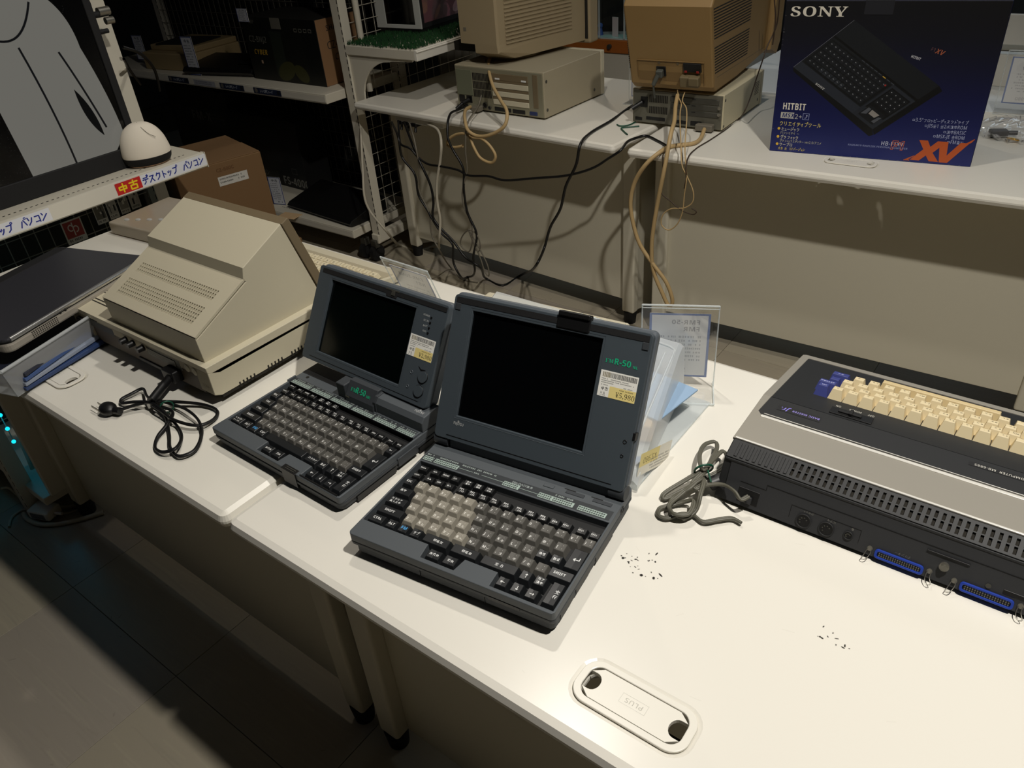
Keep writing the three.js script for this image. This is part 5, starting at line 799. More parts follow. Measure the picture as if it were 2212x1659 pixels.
{
  const t = thing('carton', 'dark blue computer carton with white SONY lettering and an orange XV mark', 'box', [-0.746, T, -2.1065], 8.2);
  const W = 0.493, H = 0.378, D = 0.2;
  const art = canvasTex(1480, 1134, (c, w, h) => {
    const g = c.createLinearGradient(0, 0, 0, h); g.addColorStop(0, '#08080c'); g.addColorStop(0.2, '#090a16'); g.addColorStop(0.55, '#0c103a'); g.addColorStop(1, '#131f62'); c.fillStyle = g; c.fillRect(0, 0, w, h);
    write(c, 'SONY', 36, 34, 76, { color: '#d8d2c2', bold: true, k: 1.45, font: 'serif', gap: 0.06 });
    c.strokeStyle = 'rgba(190,180,160,.35)'; c.lineWidth = 3; c.strokeRect(560, -10, 190, 94);
    // printed picture of the keyboard computer
    const P = (u, v) => { const a = [108, 470], b = [760, 905], d = [520, 110]; return [a[0] + (b[0] - a[0]) * u + (d[0] - a[0]) * v, a[1] + (b[1] - a[1]) * u + (d[1] - a[1]) * v]; };
    const poly = (pts, fill) => { c.fillStyle = fill; c.beginPath(); pts.forEach((p, i) => (i ? c.lineTo(...p) : c.moveTo(...p))); c.closePath(); c.fill(); };
    poly([P(0, 0), P(1, 0), P(1, 0.95), P(0.0, 0.95)], '#15181c'); poly([P(0, 0), P(1, 0), [770, 950], [740, 960], [110, 500]], '#0a0b0d'); poly([P(1, 0), P(1.0, 0.95), [1180, 600], [775, 950]], '#07080a');
    poly([P(0, 0), P(1, 0), P(1, 0.13), P(0, 0.13)], '#272b33'); poly([P(0.74, 0), P(1, 0), P(1, 0.62), P(0.74, 0.62)], '#23272e');
    poly([P(0.02, 0.14), P(0.73, 0.14), P(0.73, 0.6), P(0.02, 0.6)], '#0c0e10'); poly([P(0.76, 0.18), P(0.98, 0.18), P(0.98, 0.58), P(0.76, 0.58)], '#0a0b0d');
    for (let r = 0; r < 5; r++) for (let i = 0; i < 14; i++) { const u = 0.035 + i * 0.0485, v = 0.165 + r * 0.086; poly([P(u, v), P(u + 0.041, v), P(u + 0.041, v + 0.07), P(u, v + 0.07)], r === 0 && i > 2 && i < 9 ? '#25292f' : '#181b20'); const q = P(u + 0.016, v + 0.04); c.fillStyle = '#8d8f92'; c.fillRect(q[0] - 4, q[1] - 3, 7, 4); c.fillRect(q[0] - 1, q[1] + 2, 6, 3); }
    for (let r = 0; r < 4; r++) for (let i = 0; i < 4; i++) { const u = 0.775 + i * 0.05, v = 0.29 + r * 0.07; poly([P(u, v), P(u + 0.042, v), P(u + 0.042, v + 0.058), P(u, v + 0.058)], '#16191d'); const q = P(u + 0.02, v + 0.03); c.fillStyle = '#a2a3a5'; c.fillRect(q[0] - 3, q[1] - 3, 6, 6); }
    poly([P(0.78, 0.04), P(0.96, 0.04), P(0.96, 0.24), P(0.78, 0.24)], '#131518'); poly([P(0.84, 0.13), P(0.91, 0.13), P(0.92, 0.2), P(0.83, 0.2)], '#8b8680'); poly([P(0.79, 0.07), P(0.83, 0.11), P(0.82, 0.2), P(0.79, 0.2)], '#4c4f55'); poly([P(0.92, 0.07), P(0.955, 0.07), P(0.955, 0.19), P(0.93, 0.17)], '#4c4f55');
    poly([P(0, 0.63), P(1, 0.63), P(1, 0.66), P(0, 0.66)], '#040506'); for (let i = 0; i < 8; i++) { const u = 0.36 + i * 0.05; poly([P(u, 0.615), P(u + 0.035, 0.615), P(u + 0.035, 0.627), P(u, 0.627)], i === 5 ? '#c9a23a' : '#3a3e45'); }
    c.fillStyle = '#a03028'; c.beginPath(); c.arc(...P(0.7, 0.55), 7, 0, 7); c.fill();
    c.strokeStyle = 'rgba(200,200,210,.6)'; c.lineWidth = 2; c.beginPath(); c.moveTo(...P(0, 0.0)); c.lineTo(...P(0, 0.95)); c.stroke();
    c.save(); c.translate(...P(0.27, 0.03)); c.rotate(0.56); write(c, 'SONY', 0, 0, 18, { color: '#c9c7c2', bold: true, font: 'serif', k: 1.2 }); c.restore();
    c.save(); c.translate(930, 355); c.rotate(0.3); write(c, 'HITBIT', 0, 0, 20, { color: '#c2c2c4', bold: true, k: 0.8 }); c.restore(); c.save(); c.translate(1050, 300); c.rotate(0.3); write(c, 'F1', 0, 0, 26, { color: '#704a48' }); write(c, 'XV', 34, -4, 36, { color: '#a4583a', bold: true, italic: 0.2 }); c.restore();
    write(c, 'HITBIT', 62, 740, 56, { color: '#e2dccb', bold: true, k: 0.74 }); c.fillStyle = '#b9b6ac'; c.fillRect(56, 816, 104, 48); write(c, 'MSX', 64, 822, 36, { color: '#16205f', bold: true, k: 1.0, italic: 0.15 }); write(c, '2+', 166, 826, 40, { color: '#b9b6ac' }); c.strokeStyle = '#8a92b8'; c.lineWidth = 4; c.strokeRect(230, 818, 46, 48); write(c, '♪', 236, 824, 36, { color: '#b9c0d8' });
    write(c, 'クリエイティブツール', 52, 886, 38, { color: '#d9c66a', lw: 0.1, k: 0.82 });
    for (const [s, y, h] of [['ミュージック', 934, 30], ['グラフィック', 1000, 30], ['ワープロ', 1060, 30]]) { c.fillStyle = '#e0b53a'; c.beginPath(); c.arc(54, y + 14, 11, 0, 7); c.fill(); write(c, s, 70, y, h, { color: '#cfc9a8', k: 0.84 }); }
    write(c, 'F1シンセサイザー', 70, 970, 22, { color: '#b8b48e', k: 0.8 }); write(c, 'グラフィックエディター ver2.0/アニメ', 70, 1034, 22, { color: '#b8b48e', k: 0.8 }); write(c, '文書作左門 XVバージョン', 64, 1096, 24, { color: '#d0b84e', k: 0.8 });
    const rt = (s, y) => { const n = write(c, s, -4000, 0, 28, { k: 0.8 }); write(c, s, 1400 - n, y, 28, { color: '#a9aec4', k: 0.8, lw: 0.09 }); };
    rt('■3.5"フロッピーディスクドライブ', 800); rt('■JIS第1 第2水漢字ROM', 838); rt('■漢字BASIC', 876); rt('■MSX-JE 書ROM', 912); rt('■FM音源', 948);
    write(c, 'HB-F1XV', 838, 990, 34, { color: '#c9cbd6', k: 0.92 }); write(c, 'RAM64K/V-RAM128K PERSONAL COMPUTER', 600, 1030, 15, { color: '#98a0c0', k: 1.1 });
    c.strokeStyle = '#c25a30'; c.lineWidth = 4; c.font = 'bold 96px sans-serif'; c.save(); c.transform(1, 0, -0.1, 1, 100, 0); c.strokeText('F1', 910, 1050); c.restore();
    const O = '#b4501f'; poly([[1100, 962], [1160, 962], [1186, 1008], [1228, 962], [1290, 962], [1210, 1052], [1262, 1118], [1196, 1118], [1168, 1076], [1128, 1118], [1062, 1118], [1142, 1030]], O); poly([[1240, 962], [1300, 962], [1308, 1064], [1382, 962], [1440, 962], [1322, 1120], [1266, 1120]], O);
    c.strokeStyle = O; c.lineWidth = 6; for (let i = 0; i < 5; i++) { c.beginPath(); c.moveTo(1090 - i * 12, 1084 + i * 8); c.lineTo(1020 + i * 10, 1124); c.moveTo(1400 + i * 8, 980 - i * 4); c.lineTo(1466 - i * 4, 930 + i * 6); c.stroke(); }
    for (let i = 0; i < 40; i++) { c.fillStyle = 'rgba(200,190,170,.4)'; const e = rnd(); c.fillRect(e < 0.5 ? rnd() * w : (rnd() < 0.5 ? 0 : w - 4), e < 0.5 ? h - 4 : rnd() * h, 3 + rnd() * 14, 3); }
  });
  const side = canvasTex(300, 560, (c, w, h) => { c.fillStyle = '#5f5e58'; c.fillRect(0, 0, w, h); c.fillStyle = '#10122c'; c.fillRect(26, 0, w, h); for (let i = 0; i < 30; i++) { c.fillStyle = 'rgba(205,196,178,.5)'; c.fillRect(rnd() * 20, rnd() * h, 8, 3); } });
  const blue = std(0x11163a, 0.5);
  part('box_body', [bx(0, W, 0, H, -D, 0, 0.0015)], blue, t);
  part('printed_front', plate(W - 0.002, H - 0.002), std(0xffffff, 0.42, 0, { map: art }), t, [W / 2, H / 2, 0.0004]);
  part('printed_side', plate(D - 0.002, H - 0.002), std(0xffffff, 0.5, 0, { map: side }), t, [W + 0.0004, H / 2, -D / 2], [0, Math.PI / 2, 0]);
  part('top_flap', [bx(0.002, W - 0.002, H - 0.001, H + 0.0016, -D * 0.52, -0.001, 0.0006), bx(0.186, 0.25, H - 0.031, H + 0.001, 0.0002, 0.0012, 0.0004)], std(0x14151c, 0.55), t);
}
// papers and stands on the far tables
priceStand('clear acrylic price stand between the two far computers', [-1.33, T, -2.43], 4, 0.085, 0.125, 0, ['PC-98', '98DX', '6,980'], true, 1);
priceStand('tall acrylic stand with blue-edged price card behind the dark blue carton', [-0.235, T, -2.72], 3, 0.13, 0.17, 0.1, ['MSX2+', 'HB-F1XV', '9,980'], true, 1);
{
  const t = thing('plastic_bag', 'clear crumpled plastic bag with small dark adapters beside the dark blue carton', 'plastic bag', [-0.2, T, -2.46], -6);
  const g = new THREE.SphereGeometry(0.085, 40, 20).scale(1.25, 0.28, 0.75), p = g.attributes.position;
  for (let i = 0; i < p.count; i++) { const x = p.getX(i), y = p.getY(i), z = p.getZ(i), k = Math.sin(x * 190 + z * 90) * 0.004 + Math.sin(z * 260 - x * 70 + y * 200) * 0.004; p.setXYZ(i, x + k, Math.max(y + k * 0.9 + 0.022, 0.001), z - k); }
  g.computeVertexNormals(); part('film', g, new THREE.MeshPhysicalMaterial({ color: 0xffffff, roughness: 0.08, transmission: 0.93, thickness: 0 }), t);
}
solo('plug_adapter', [bx(-0.022, 0.022, 0, 0.018, -0.014, 0.014, 0.004), rod([0.02, 0.009, 0], [0.045, 0.01, 0.006], 0.006, 12)], M.black, 'small black plug adapter inside the crumpled plastic bag', 'adapter', [-0.245, T + 0.002, -2.45], 25);
solo('brass_connector', mv(new THREE.TorusGeometry(0.011, 0.0025, 10, 24).scale(1.3, 1, 1), 0, 0.004, 0, Math.PI / 2 - 0.3), std(0xd8a63a, 0.25, 0.9), 'brass coloured ring connector inside the crumpled plastic bag', 'connector', [-0.205, T + 0.004, -2.42], -30);
{
  const t = thing('power_strip', 'white power strip fixed under the far table with three black plugs', 'power strip', [-2.09, 0.645, -2.06], -3.4);
  part('strip_body', bx(-0.05, 0.2, 0, 0.02, -0.02, 0.022, 0.004), M.white, t);
  [0, 0.036, 0.075].forEach((x) => part('black_plug', [bx(x - 0.04, x - 0.014, -0.012, 0.004, -0.012, 0.024, 0.004), rod([x - 0.026, -0.008, 0.012], [x - 0.022, -0.03, 0.022], 0.005, 10)], M.black, t));
}

// ---------------------------------------------------------------- corridor behind: white counter and glass showcase
{
  const t = thing('display_counter', 'long low white counter in the corridor behind the far tables', 'counter', [-1.22, 0, -2.78]);
  part('counter_top', bx(0, 3.2, 0.64, 0.668, -0.86, 0, 0.004), std(0xe6eaea, 0.22), t);
  part('counter_front', bx(0.01, 3.19, 0, 0.64, -0.04, -0.02, 0.002), M.white, t);
  for (const x of [0.32, 1.3, 2.3]) part('top_joint', plain(x, x + 0.004, 0.6675, 0.6685, -0.86, 0), M.cordGrey, t);
  part('back_rail', bx(0, 3.2, 0.668, 0.72, -0.88, -0.86, 0.003), M.rack, t);
}
solo('service_panel', [bx(-0.3, 0.5, 0, 0.1, -0.01, 0.01, 0.003), bx(-0.3, 0.5, 0.13, 0.22, -0.01, 0.01, 0.003), bx(-0.28, -0.26, 0, 0.24, -0.03, -0.01, 0.002), bx(0.46, 0.48, 0, 0.24, -0.03, -0.01, 0.002)], M.white, 'white slatted low panel standing on the corridor counter', 'panel', [-0.25, 0.668, -3.1]);
{
  const t = thing('glass_showcase', 'glass showcase on an orange wooden base behind the far monitors', 'showcase', [-3.0, 0, -3.24]);
  part('cabinet', bx(0, 1.62, 0, 0.655, -0.6, -0.002, 0.003), M.whiteSide, t);
  part('wooden_base', [bx(-0.01, 1.63, 0.655, 0.71, -0.61, 0.006, 0.004)], M.orange, t);
  part('case_floor', bx(0.01, 1.61, 0.71, 0.716, -0.59, -0.01, 0.001), std(0xc4d4d6, 0.3), t);
  for (const [x0, x1] of [[0.01, 0.78], [0.784, 1.61]]) part('glass_pane', plain(x0, x1, 0.716, 1.16, -0.012, -0.007), M.acrylic, t);
  part('glass_side', plain(1.604, 1.609, 0.716, 1.16, -0.59, -0.012), M.acrylic, t);
  part('glass_shelf', plain(0.01, 1.605, 0.93, 0.936, -0.58, -0.02), new THREE.MeshPhysicalMaterial({ color: 0x9fd8d4, roughness: 0.05, transmission: 0.8, thickness: 0 }), t);
  part('glass_post', [bx(1.005, 1.011, 0.716, 1.16, -0.008, 0.0, 0.001), bx(1.135, 1.141, 0.716, 1.16, -0.008, 0.0, 0.001)], M.acrylicEdge, t);
  part('lock', mv(cyl(0.01, 0.016, 16), 1.07, 0.684, 0.01, Math.PI / 2), M.steelDark, t);
  part('case_back', bx(0, 1.62, 0.71, 1.3, -0.62, -0.6, 0.002), std(0xa9c4cc, 0.5), t);
}
solo('dark_screen', exX([[0.06, 0], [0.1, 0.2], [0.085, 0.205], [-0.1, 0.02], [-0.1, 0]], -0.2, 0.1, 0.004), M.blackMatte, 'dark wedge-shaped screen standing in the glass showcase', 'screen', [-2.0, 0.716, -3.45], 20);
solo('white_card', bx(-0.016, 0.016, 0, 0.08, -0.002, 0.002, 0.0005), std(0xd9cfd2, 0.7), 'small white card standing in the glass showcase', 'card', [-1.935, 0.716, -3.29], -8);
solo('blue_figure', [mv(cyl(0.014, 0.03, 12, 0.008), 0, 0.015, 0), mv(new THREE.SphereGeometry(0.012, 14, 10), 0, 0.04, 0)], std(0x3a5fae, 0.5), 'small blue ornament in the glass showcase', 'ornament', [-2.02, 0.716, -3.3]);
solo('storage_carton', bx(-0.06, 0.06, 0, 0.05, -0.05, 0.05, 0.002), M.cardboard, 'small brown carton on the glass shelf of the showcase', 'box', [-2.05, 0.936, -3.5]);
solo('white_machine', [bx(-0.2, 0.2, 0, 0.2, -0.12, 0.12, 0.012), exX([[0.12, 0.02], [0.16, 0.05], [0.12, 0.12]], -0.12, 0.12, 0.002)], std(0xd4dfe6, 0.4), 'white machine on the glass shelf of the showcase', 'machine', [-1.72, 0.936, -3.52], 12);
solo('skirting_plank', bx(-1.1, 0.6, 0, 0.075, -0.02, 0.02, 0.003), M.orange, 'orange wooden plank at floor level behind the mesh racks', 'plank', [-3.0, 0.01, -2.84]);

// ---------------------------------------------------------------- wire-mesh racks
function meshPanel(w, h, px, py, r = 0.0016) {                    // flat wire grid, lower corner at the origin, in x and y
  const g = [];
  for (let x = 0; x <= w + 1e-6; x += px) g.push(rod([x, 0, 0], [x, h, 0], r, 5));
  for (let y = 0; y <= h + 1e-6; y += py) g.push(rod([0, y, r * 1.6], [w, y, r * 1.6], r, 5));
  return merge(g);
}
function post(parent, x, z, y0, y1, name = 'post') {              // slotted upright, slots face the camera side
  const p = part(name, bx(x - 0.0225, x + 0.0225, y0, y1, z - 0.02, z + 0.02, 0.002), M.rack, parent);
  const n = Math.floor((y1 - y0 - 0.04) / 0.026), s = [];
  for (let i = 0; i < n; i++) s.push(plain(x + 0.0155, x + 0.0195, y0 + 0.03 + i * 0.026, y0 + 0.046 + i * 0.026, z + 0.0195, z + 0.0204));
  part('slot_row', merge(s), M.hole, p);
  return p;
}
function caster(parent, x, z, r = 0.036) {
  const c = part('caster', [mv(cyl(r, 0.022, 24), x, r, z, 0, 0, Math.PI / 2)], M.rubber, parent);
  part('caster_hub', [mv(cyl(r * 0.55, 0.026, 20), x, r, z, 0, 0, Math.PI / 2)], M.blackMatte, c);
  part('caster_fork', [bx(x - 0.016, x + 0.016, r * 1.7, r * 2.1 + 0.02, z - 0.014, z + 0.014, 0.003)], M.steelDark, c);
}
{
  const t = thing('shelf_rack', 'white slotted rack with two shelves of old computer boxes before dark wire mesh', 'shelf rack', [-2.46, 0, -2.0]);
  const L = 1.75;
  for (const [y, n] of [[0.72, 4], [0.16, 0]]) {
    const s = part('shelf', [bx(-L, 0, y - 0.036, y, -0.4, 0, 0.003)], M.rack, t);
    part('price_rail', [plain(-L, -0.004, y - 0.03, y - 0.006, 0.0002, 0.0016)], M.whiteSide, s);
    for (let i = 0; i < 40; i++) if (!n) part('shelf_hole', plain(-0.06 - i * 0.012, -0.054 - i * 0.012, y, y + 0.0003, -0.05, -0.047), M.hole, s);
    const lab = (x, w, str, bg, ink) => decal('rail_label', w, 0.023, 5000, (c, W, H) => { c.fillStyle = bg; c.fillRect(0, 0, W, H); if (str) { write(c, str, W * 0.24, H * 0.22, H * 0.56, { color: ink, k: 0.8, bold: true }); c.fillStyle = '#6a655c'; c.beginPath(); c.arc(W * 0.1, H / 2, H * 0.42, 0, 7); c.fill(); c.fillStyle = '#11131a'; c.beginPath(); c.arc(W * 0.9, H / 2, H * 0.4, 0, 7); c.fill(); } else { for (let k = 0; k < 2; k++) tinyLine(c, W * 0.08, H * 0.2 + k * H * 0.34, W * 0.8, H * 0.26, '#5d6068'); } }, s, [x, y - 0.018, 0.0022]);
    if (n) { lab(-1.0, 0.16, 'レトロPCハード', '#1c2740', '#c8ccd4'); lab(-0.8, 0.16, '', '#a9aab0'); lab(-0.6, 0.17, 'レトロPCハード', '#1c2740', '#c8ccd4'); lab(-0.36, 0.18, 'レトロPCハード', '#1c2740', '#c8ccd4'); }
  }
  part('mesh_panel', meshPanel(L, 1.5, 0.042, 0.062), std(0x6b675c, 0.6, 0.2), t, [-L, 0.1, -0.415]);
  part('back_board', plain(-L, 0, 0.1, 1.7, -0.47, -0.455), std(0x15140f, 0.9), t);
  post(t, -0.02, -0.43, 0.05, 1.8); post(t, -1.72, -0.43, 0.05, 1.8, 'post');
  caster(t, -0.03, -0.08);
}
{
  const t = thing('shelf_rack', 'white slotted rack end with curved bracket and turf-covered shelf beside the far table', 'shelf rack', [-2.42, 0, -2.11]);
  post(t, 0, 0, 0.085, 1.8);
  part('post_back', bx(-0.022, 0.022, 0.08, 1.8, -0.95, -0.91, 0.002), M.rack, t);
  part('rear_tube', rod([0.028, 0.7, -0.06], [0.028, 1.8, -0.06], 0.012, 12), M.rack, t);
  part('foot_beam', bx(-0.02, 0.02, 0.08, 0.12, -0.95, 0.03, 0.003), M.rack, t);
  caster(t, -0.005, 0.03);
  part('mesh_panel', meshPanel(0.9, 1.5, 0.05, 0.05), M.mesh, t, [-0.002, 0.2, -0.02], [0, Math.PI / 2, 0]);
  part('shelf', [bx(0.02, 0.375, 0.85, 0.884, -0.92, 0.02, 0.003)], M.rack, t);
  part('shelf_lip', [bx(0.372, 0.386, 0.848, 0.886, -0.92, 0.02, 0.003), rod([0.386, 0.878, -0.92], [0.386, 0.878, 0.02], 0.003, 8)], M.white, t);
  const br = [[0.022, 0.852], [0.36, 0.852], [0.35, 0.842], [0.25, 0.838]]; for (let i = 0; i <= 8; i++) { const a = Math.PI / 2 + i / 8 * Math.PI / 2; br.push([0.235 + 0.165 * Math.cos(a), 0.69 + 0.145 * Math.sin(a)]); } br.push([0.022, 0.672]);
  part('bracket', exZ(br, 0.004, 0.012, 0.001), M.rack, t);
}
{
  // turf strip: blades on a mat
  const m = new THREE.InstancedMesh(new THREE.ConeGeometry(0.0022, 0.016, 4), std(0x0a4016, 0.9), 5200);
  m.name = 'artificial_turf'; m.castShadow = m.receiveShadow = true; m.position.set(-2.39, 0.886, -2.09); scene.add(m);
  tag(m, 'strip of dark green artificial turf under the small computer case', 'turf', null, 'stuff');
  const q = new THREE.Matrix4(), e = new THREE.Euler();
  for (let i = 0; i < 5200; i++) { e.set(rnd() * 0.8 - 0.4, rnd() * 3, rnd() * 0.8 - 0.4); q.makeRotationFromEuler(e); q.setPosition(rnd() * 0.345, 0.007 + rnd() * 0.004, -rnd() * 0.8); m.setMatrixAt(i, q); m.setColorAt(i, new THREE.Color().setRGB(0.6 + rnd() * 0.6, 0.6 + rnd() * 0.6, 0.6 + rnd() * 0.5)); }
}
{
  const t = thing('computer_case', 'small white and black computer case with printed side window on green turf', 'computer case', [-2.43, 0.896, -2.3], 3);
  part('front_frame', exZ([[0, 0.012], [0.226, 0.012], [0.226, 0.33], [0, 0.33]], -0.006, 0, 0.001, [[[0.05, 0.026], [0.196, 0.026], [0.196, 0.2], [0.05, 0.2]]]), std(0xb9bab4, 0.5), t);
  part('dark_window', plain(0.048, 0.198, 0.024, 0.202, -0.008, -0.003), M.glass, t);
  part('case_body', bx(0.002, 0.224, 0.012, 0.33, -0.34, -0.006, 0.002), M.blackMatte, t);
  part('base_plinth', bx(0.006, 0.222, 0, 0.013, -0.335, -0.004, 0.001), M.black, t);
  for (const x of [0.075, 0.19]) part('screw', mv(cyl(0.004, 0.002, 12), x, 0.205, 0.0006, Math.PI / 2), M.steelDark, t);
  part('side_window', plate(0.3, 0.28), std(0xffffff, 0.35, 0, { map: canvasTex(300, 280, (c, w, h) => { c.fillStyle = '#6d4a50'; c.fillRect(0, 0, w, h); for (let i = 0; i < 60; i++) { c.fillStyle = ['#c98a98', '#3a2c2c', '#8d6a58', '#d8b8bc', '#54484a'][i % 5]; c.globalAlpha = 0.5; c.beginPath(); c.ellipse(rnd() * w, rnd() * h, 10 + rnd() * 40, 8 + rnd() * 26, rnd() * 3, 0, 7); c.fill(); } }) }), t, [0.2246, 0.17, -0.172], [0, Math.PI / 2, 0]);
}
// things on the upper shelf
solo('desktop_unit', [bx(-0.17, 0.17, 0, 0.075, -0.15, 0.15, 0.006), bx(-0.16, 0.16, 0.074, 0.1, -0.15, 0.1, 0.006)], pitted(0x9a8660, 0.6), 'yellowed old computer unit on the upper rack shelf behind the tall price card', 'computer', [-3.62, 0.72, -2.2], 6);
solo('cover_sheet', bx(-0.12, 0.12, 0, 0.006, -0.09, 0.09, 0.002), M.blackMatte, 'black cover lying on the yellowed computer unit', 'cover', [-3.62, 0.82, -2.2], 14);
{
  const card = (label, pos, h, deg) => { const t = thing('price_card', label, 'price card', pos, deg); part('card', bx(-0.035, 0.035, 0, h, -0.001, 0.001, 0), [0, 0, 0, 0, 1, 0].map((f) => f ? std(0xffffff, 0.6, 0, { map: canvasTex(140, 340, (c, w, hh) => { c.fillStyle = '#c7c9ce'; c.fillRect(0, 0, w, hh); c.strokeStyle = '#2c3c78'; c.lineWidth = 8; c.strokeRect(4, 4, w - 8, hh - 8); write(c, '中古', 36, 22, 34, { color: '#22242c' }); for (let i = 0; i < 9; i++) tinyLine(c, 18, 74 + i * 24, 80 + rnd() * 26, 12, '#4c4f58'); tinyLine(c, 60, 300, 60, 16, '#22242c'); }) }) : M.card), t); part('card_holder', bx(-0.037, 0.037, 0, h + 0.03, -0.004, -0.0015, 0.0004), M.acrylic, t); return t; };
  card('tall blue-edged price card before the yellowed computer unit', [-3.36, 0.722, -2.03], 0.16, 8);
  card('small price card at the end of the upper rack shelf', [-3.9, 0.74, -2.1], 0.11, 8);
  card('white price card standing on the lower rack shelf before the black carton', [-3.02, 0.162, -2.06], 0.13, 14);
  card('little price tag clipped on top of the black game stick carton', [-2.985, 0.945, -2.085], 0.05, 0);
}
solo('keyboard_unit', [exX([[0.08, 0.004], [0.1, 0.02], [0.085, 0.035], [-0.12, 0.055], [-0.12, 0.002], [0.05, 0]], -0.2, 0.2, 0.003), bx(0.08, 0.15, 0.044, 0.047, -0.02, 0.04, 0.001)], M.black, 'flat black keyboard unit on the upper rack shelf between card and carton', 'computer', [-3.24, 0.72, -2.14], 12);
{
  const t = thing('carton', 'black carton with CYBER print and brown SHARP side on the upper rack shelf', 'box', [-3.01, 0.72, -2.09]);
  part('box_body', bx(0, 0.46, 0, 0.245, -0.24, 0, 0.0015), M.cardDark, t);
  part('printed_front', plate(0.456, 0.242), std(0xffffff, 0.5, 0, { map: canvasTex(912, 484, (c, w, h) => { c.fillStyle = '#12130f'; c.fillRect(0, 0, w, h); c.fillStyle = '#22281f'; c.fillRect(w * 0.36, h * 0.2, w * 0.16, h * 0.72); c.fillStyle = '#3d3d1c'; c.beginPath(); c.ellipse(w * 0.5, h * 0.82, w * 0.13, h * 0.14, -0.4, 0, 7); c.ellipse(w * 0.7, h * 0.84, w * 0.1, h * 0.12, 0.5, 0, 7); c.fill(); c.fillStyle = '#0b0c0a'; c.fillRect(w * 0.8, 0, w * 0.2, h); write(c, 'CZ-8NJ2', w * 0.05, h * 0.29, h * 0.1, { color: '#76746a' }); write(c, 'CYBER', w * 0.08, h * 0.5, h * 0.09, { color: '#b9922a', bold: true, italic: 0.2 }); write(c, 'SHARP', w * 0.05, h * 0.04, h * 0.06, { color: '#76746a' }); write(c, '■■■■', w * 0.7, h * 0.1, h * 0.11, { color: '#6a695f' }); c.fillStyle = '#b79a80'; c.fillRect(w * 0.16, h * 0.68, 22, 26); }) }), t, [0.23, 0.1225, 0.0004]);
  part('printed_side', plate(0.236, 0.242), std(0xffffff, 0.8, 0, { map: canvasTex(480, 484, (c, w, h) => { c.fillStyle = '#8d6a48'; c.fillRect(0, 0, w, h); write(c, 'SHARP', w * 0.2, h * 0.1, 44, { color: '#2a211a', bold: true }); write(c, 'CZ-8NJ2', w * 0.16, h * 0.34, 60, { color: '#2a211a' }); write(c, 'CYBER', w * 0.28, h * 0.54, 50, { color: '#2a211a', italic: 0.2 }); write(c, 'MADE IN JAPAN', w * 0.4, h * 0.76, 20, { color: '#2a211a' }); }) }), t, [0.4604, 0.1225, -0.12], [0, Math.PI / 2, 0]);
  part('tape', bx(0.19, 0.25, 0.205, 0.2458, 0.0002, 0.0012, 0.0003), std(0x6a675d, 0.4), t);
}
// things on the lower shelf
{
  const t = thing('carton', 'large black carton with word processor print on the lower rack shelf', 'box', [-3.58, 0.16, -2.26], -2);
  part('box_body', bx(0, 0.56, 0, 0.33, -0.15, 0, 0.002), std(0x0c0c0c, 0.6), t);
  part('printed_front', plate(0.556, 0.326), std(0xffffff, 0.5, 0, { map: canvasTex(1112, 652, (c, w, h) => { c.fillStyle = '#0d0d0d'; c.fillRect(0, 0, w, h); c.fillStyle = '#17181a'; c.fillRect(w * 0.3, h * 0.14, w * 0.42, h * 0.5); write(c, 'ワープロパソコン', w * 0.04, h * 0.8, h * 0.1, { color: '#6c6b64', bold: true, k: 0.86 }); write(c, 'FS-4000', w * 0.66, h * 0.84, h * 0.13, { color: '#8b8a82', bold: true }); c.strokeStyle = '#5c5b55'; c.lineWidth = 4; c.strokeRect(w * 0.82, h * 0.7, 76, 50); }) }), t, [0.28, 0.165, 0.0005]);
}
{
  const t = thing('carton', 'dark grey carton with FM-X lettering on the lower rack shelf', 'box', [-3.86, 0.16, -2.3], -2);
  part('box_body', bx(-0.3, 0.26, 0.06, 0.4, -0.08, 0, 0.002), std(0x23231f, 0.7), t);
  decal('box_print', 0.5, 0.08, 1400, (c, w, h) => { c.fillStyle = '#2b2b26'; c.fillRect(0, 0, w, h); write(c, 'FM-X', w * 0.34, h * 0.16, h * 0.62, { color: '#6d6c63', bold: true, k: 1.2 }); for (let i = 0; i < 3; i++) tinyLine(c, w * 0.66, h * 0.2 + i * 26, w * 0.3, 14, '#55544c'); }, t, [-0.02, 0.26, 0.0005]);
}
solo('flat_carton', bx(-0.2, 0.2, 0, 0.055, -0.09, 0.09, 0.002), pitted(0x8d7a4a, 0.8), 'flat yellowish carton on the lower rack shelf under the dark grey one', 'box', [-3.72, 0.16, -2.12], -12);
solo('software_pack', [bx(-0.09, 0.09, 0, 0.022, -0.11, 0.11, 0.002)], std(0x2f6a6e, 0.5), 'teal software pack lying beneath the second one on the lower rack shelf', 'software pack', [-3.33, 0.16, -2.06], -14);
solo('software_pack', [bx(-0.085, 0.085, 0, 0.012, -0.1, 0.1, 0.002), bx(-0.05, 0.03, 0.012, 0.0125, -0.05, 0.04, 0)], std(0x8f95a0, 0.4), 'pale grey software pack lying on the teal one', 'software pack', [-3.35, 0.182, -2.055], -22);
solo('small_adapter', bx(-0.035, 0.035, 0, 0.028, -0.022, 0.022, 0.004), M.blackMatte, 'small black adapter beside the price card on the lower rack shelf', 'adapter', [-3.09, 0.16, -2.06], -8);
solo('keyboard_unit', [exX([[0.09, 0.004], [0.1, 0.018], [0.085, 0.03], [-0.11, 0.075], [-0.11, 0.002], [0.05, 0]], -0.23, 0.23, 0.003)], M.black, 'large flat black keyboard unit at the end of the lower rack shelf', 'computer', [-2.71, 0.16, -2.13], -4);
solo('cream_sheet', bx(-0.05, 0.05, 0, 0.002, -0.03, 0.03, 0.0005), std(0xd9b88c, 0.8), 'cream paper sheet overhanging the lower rack shelf edge', 'paper', [-2.86, 0.161, -1.985], 10);

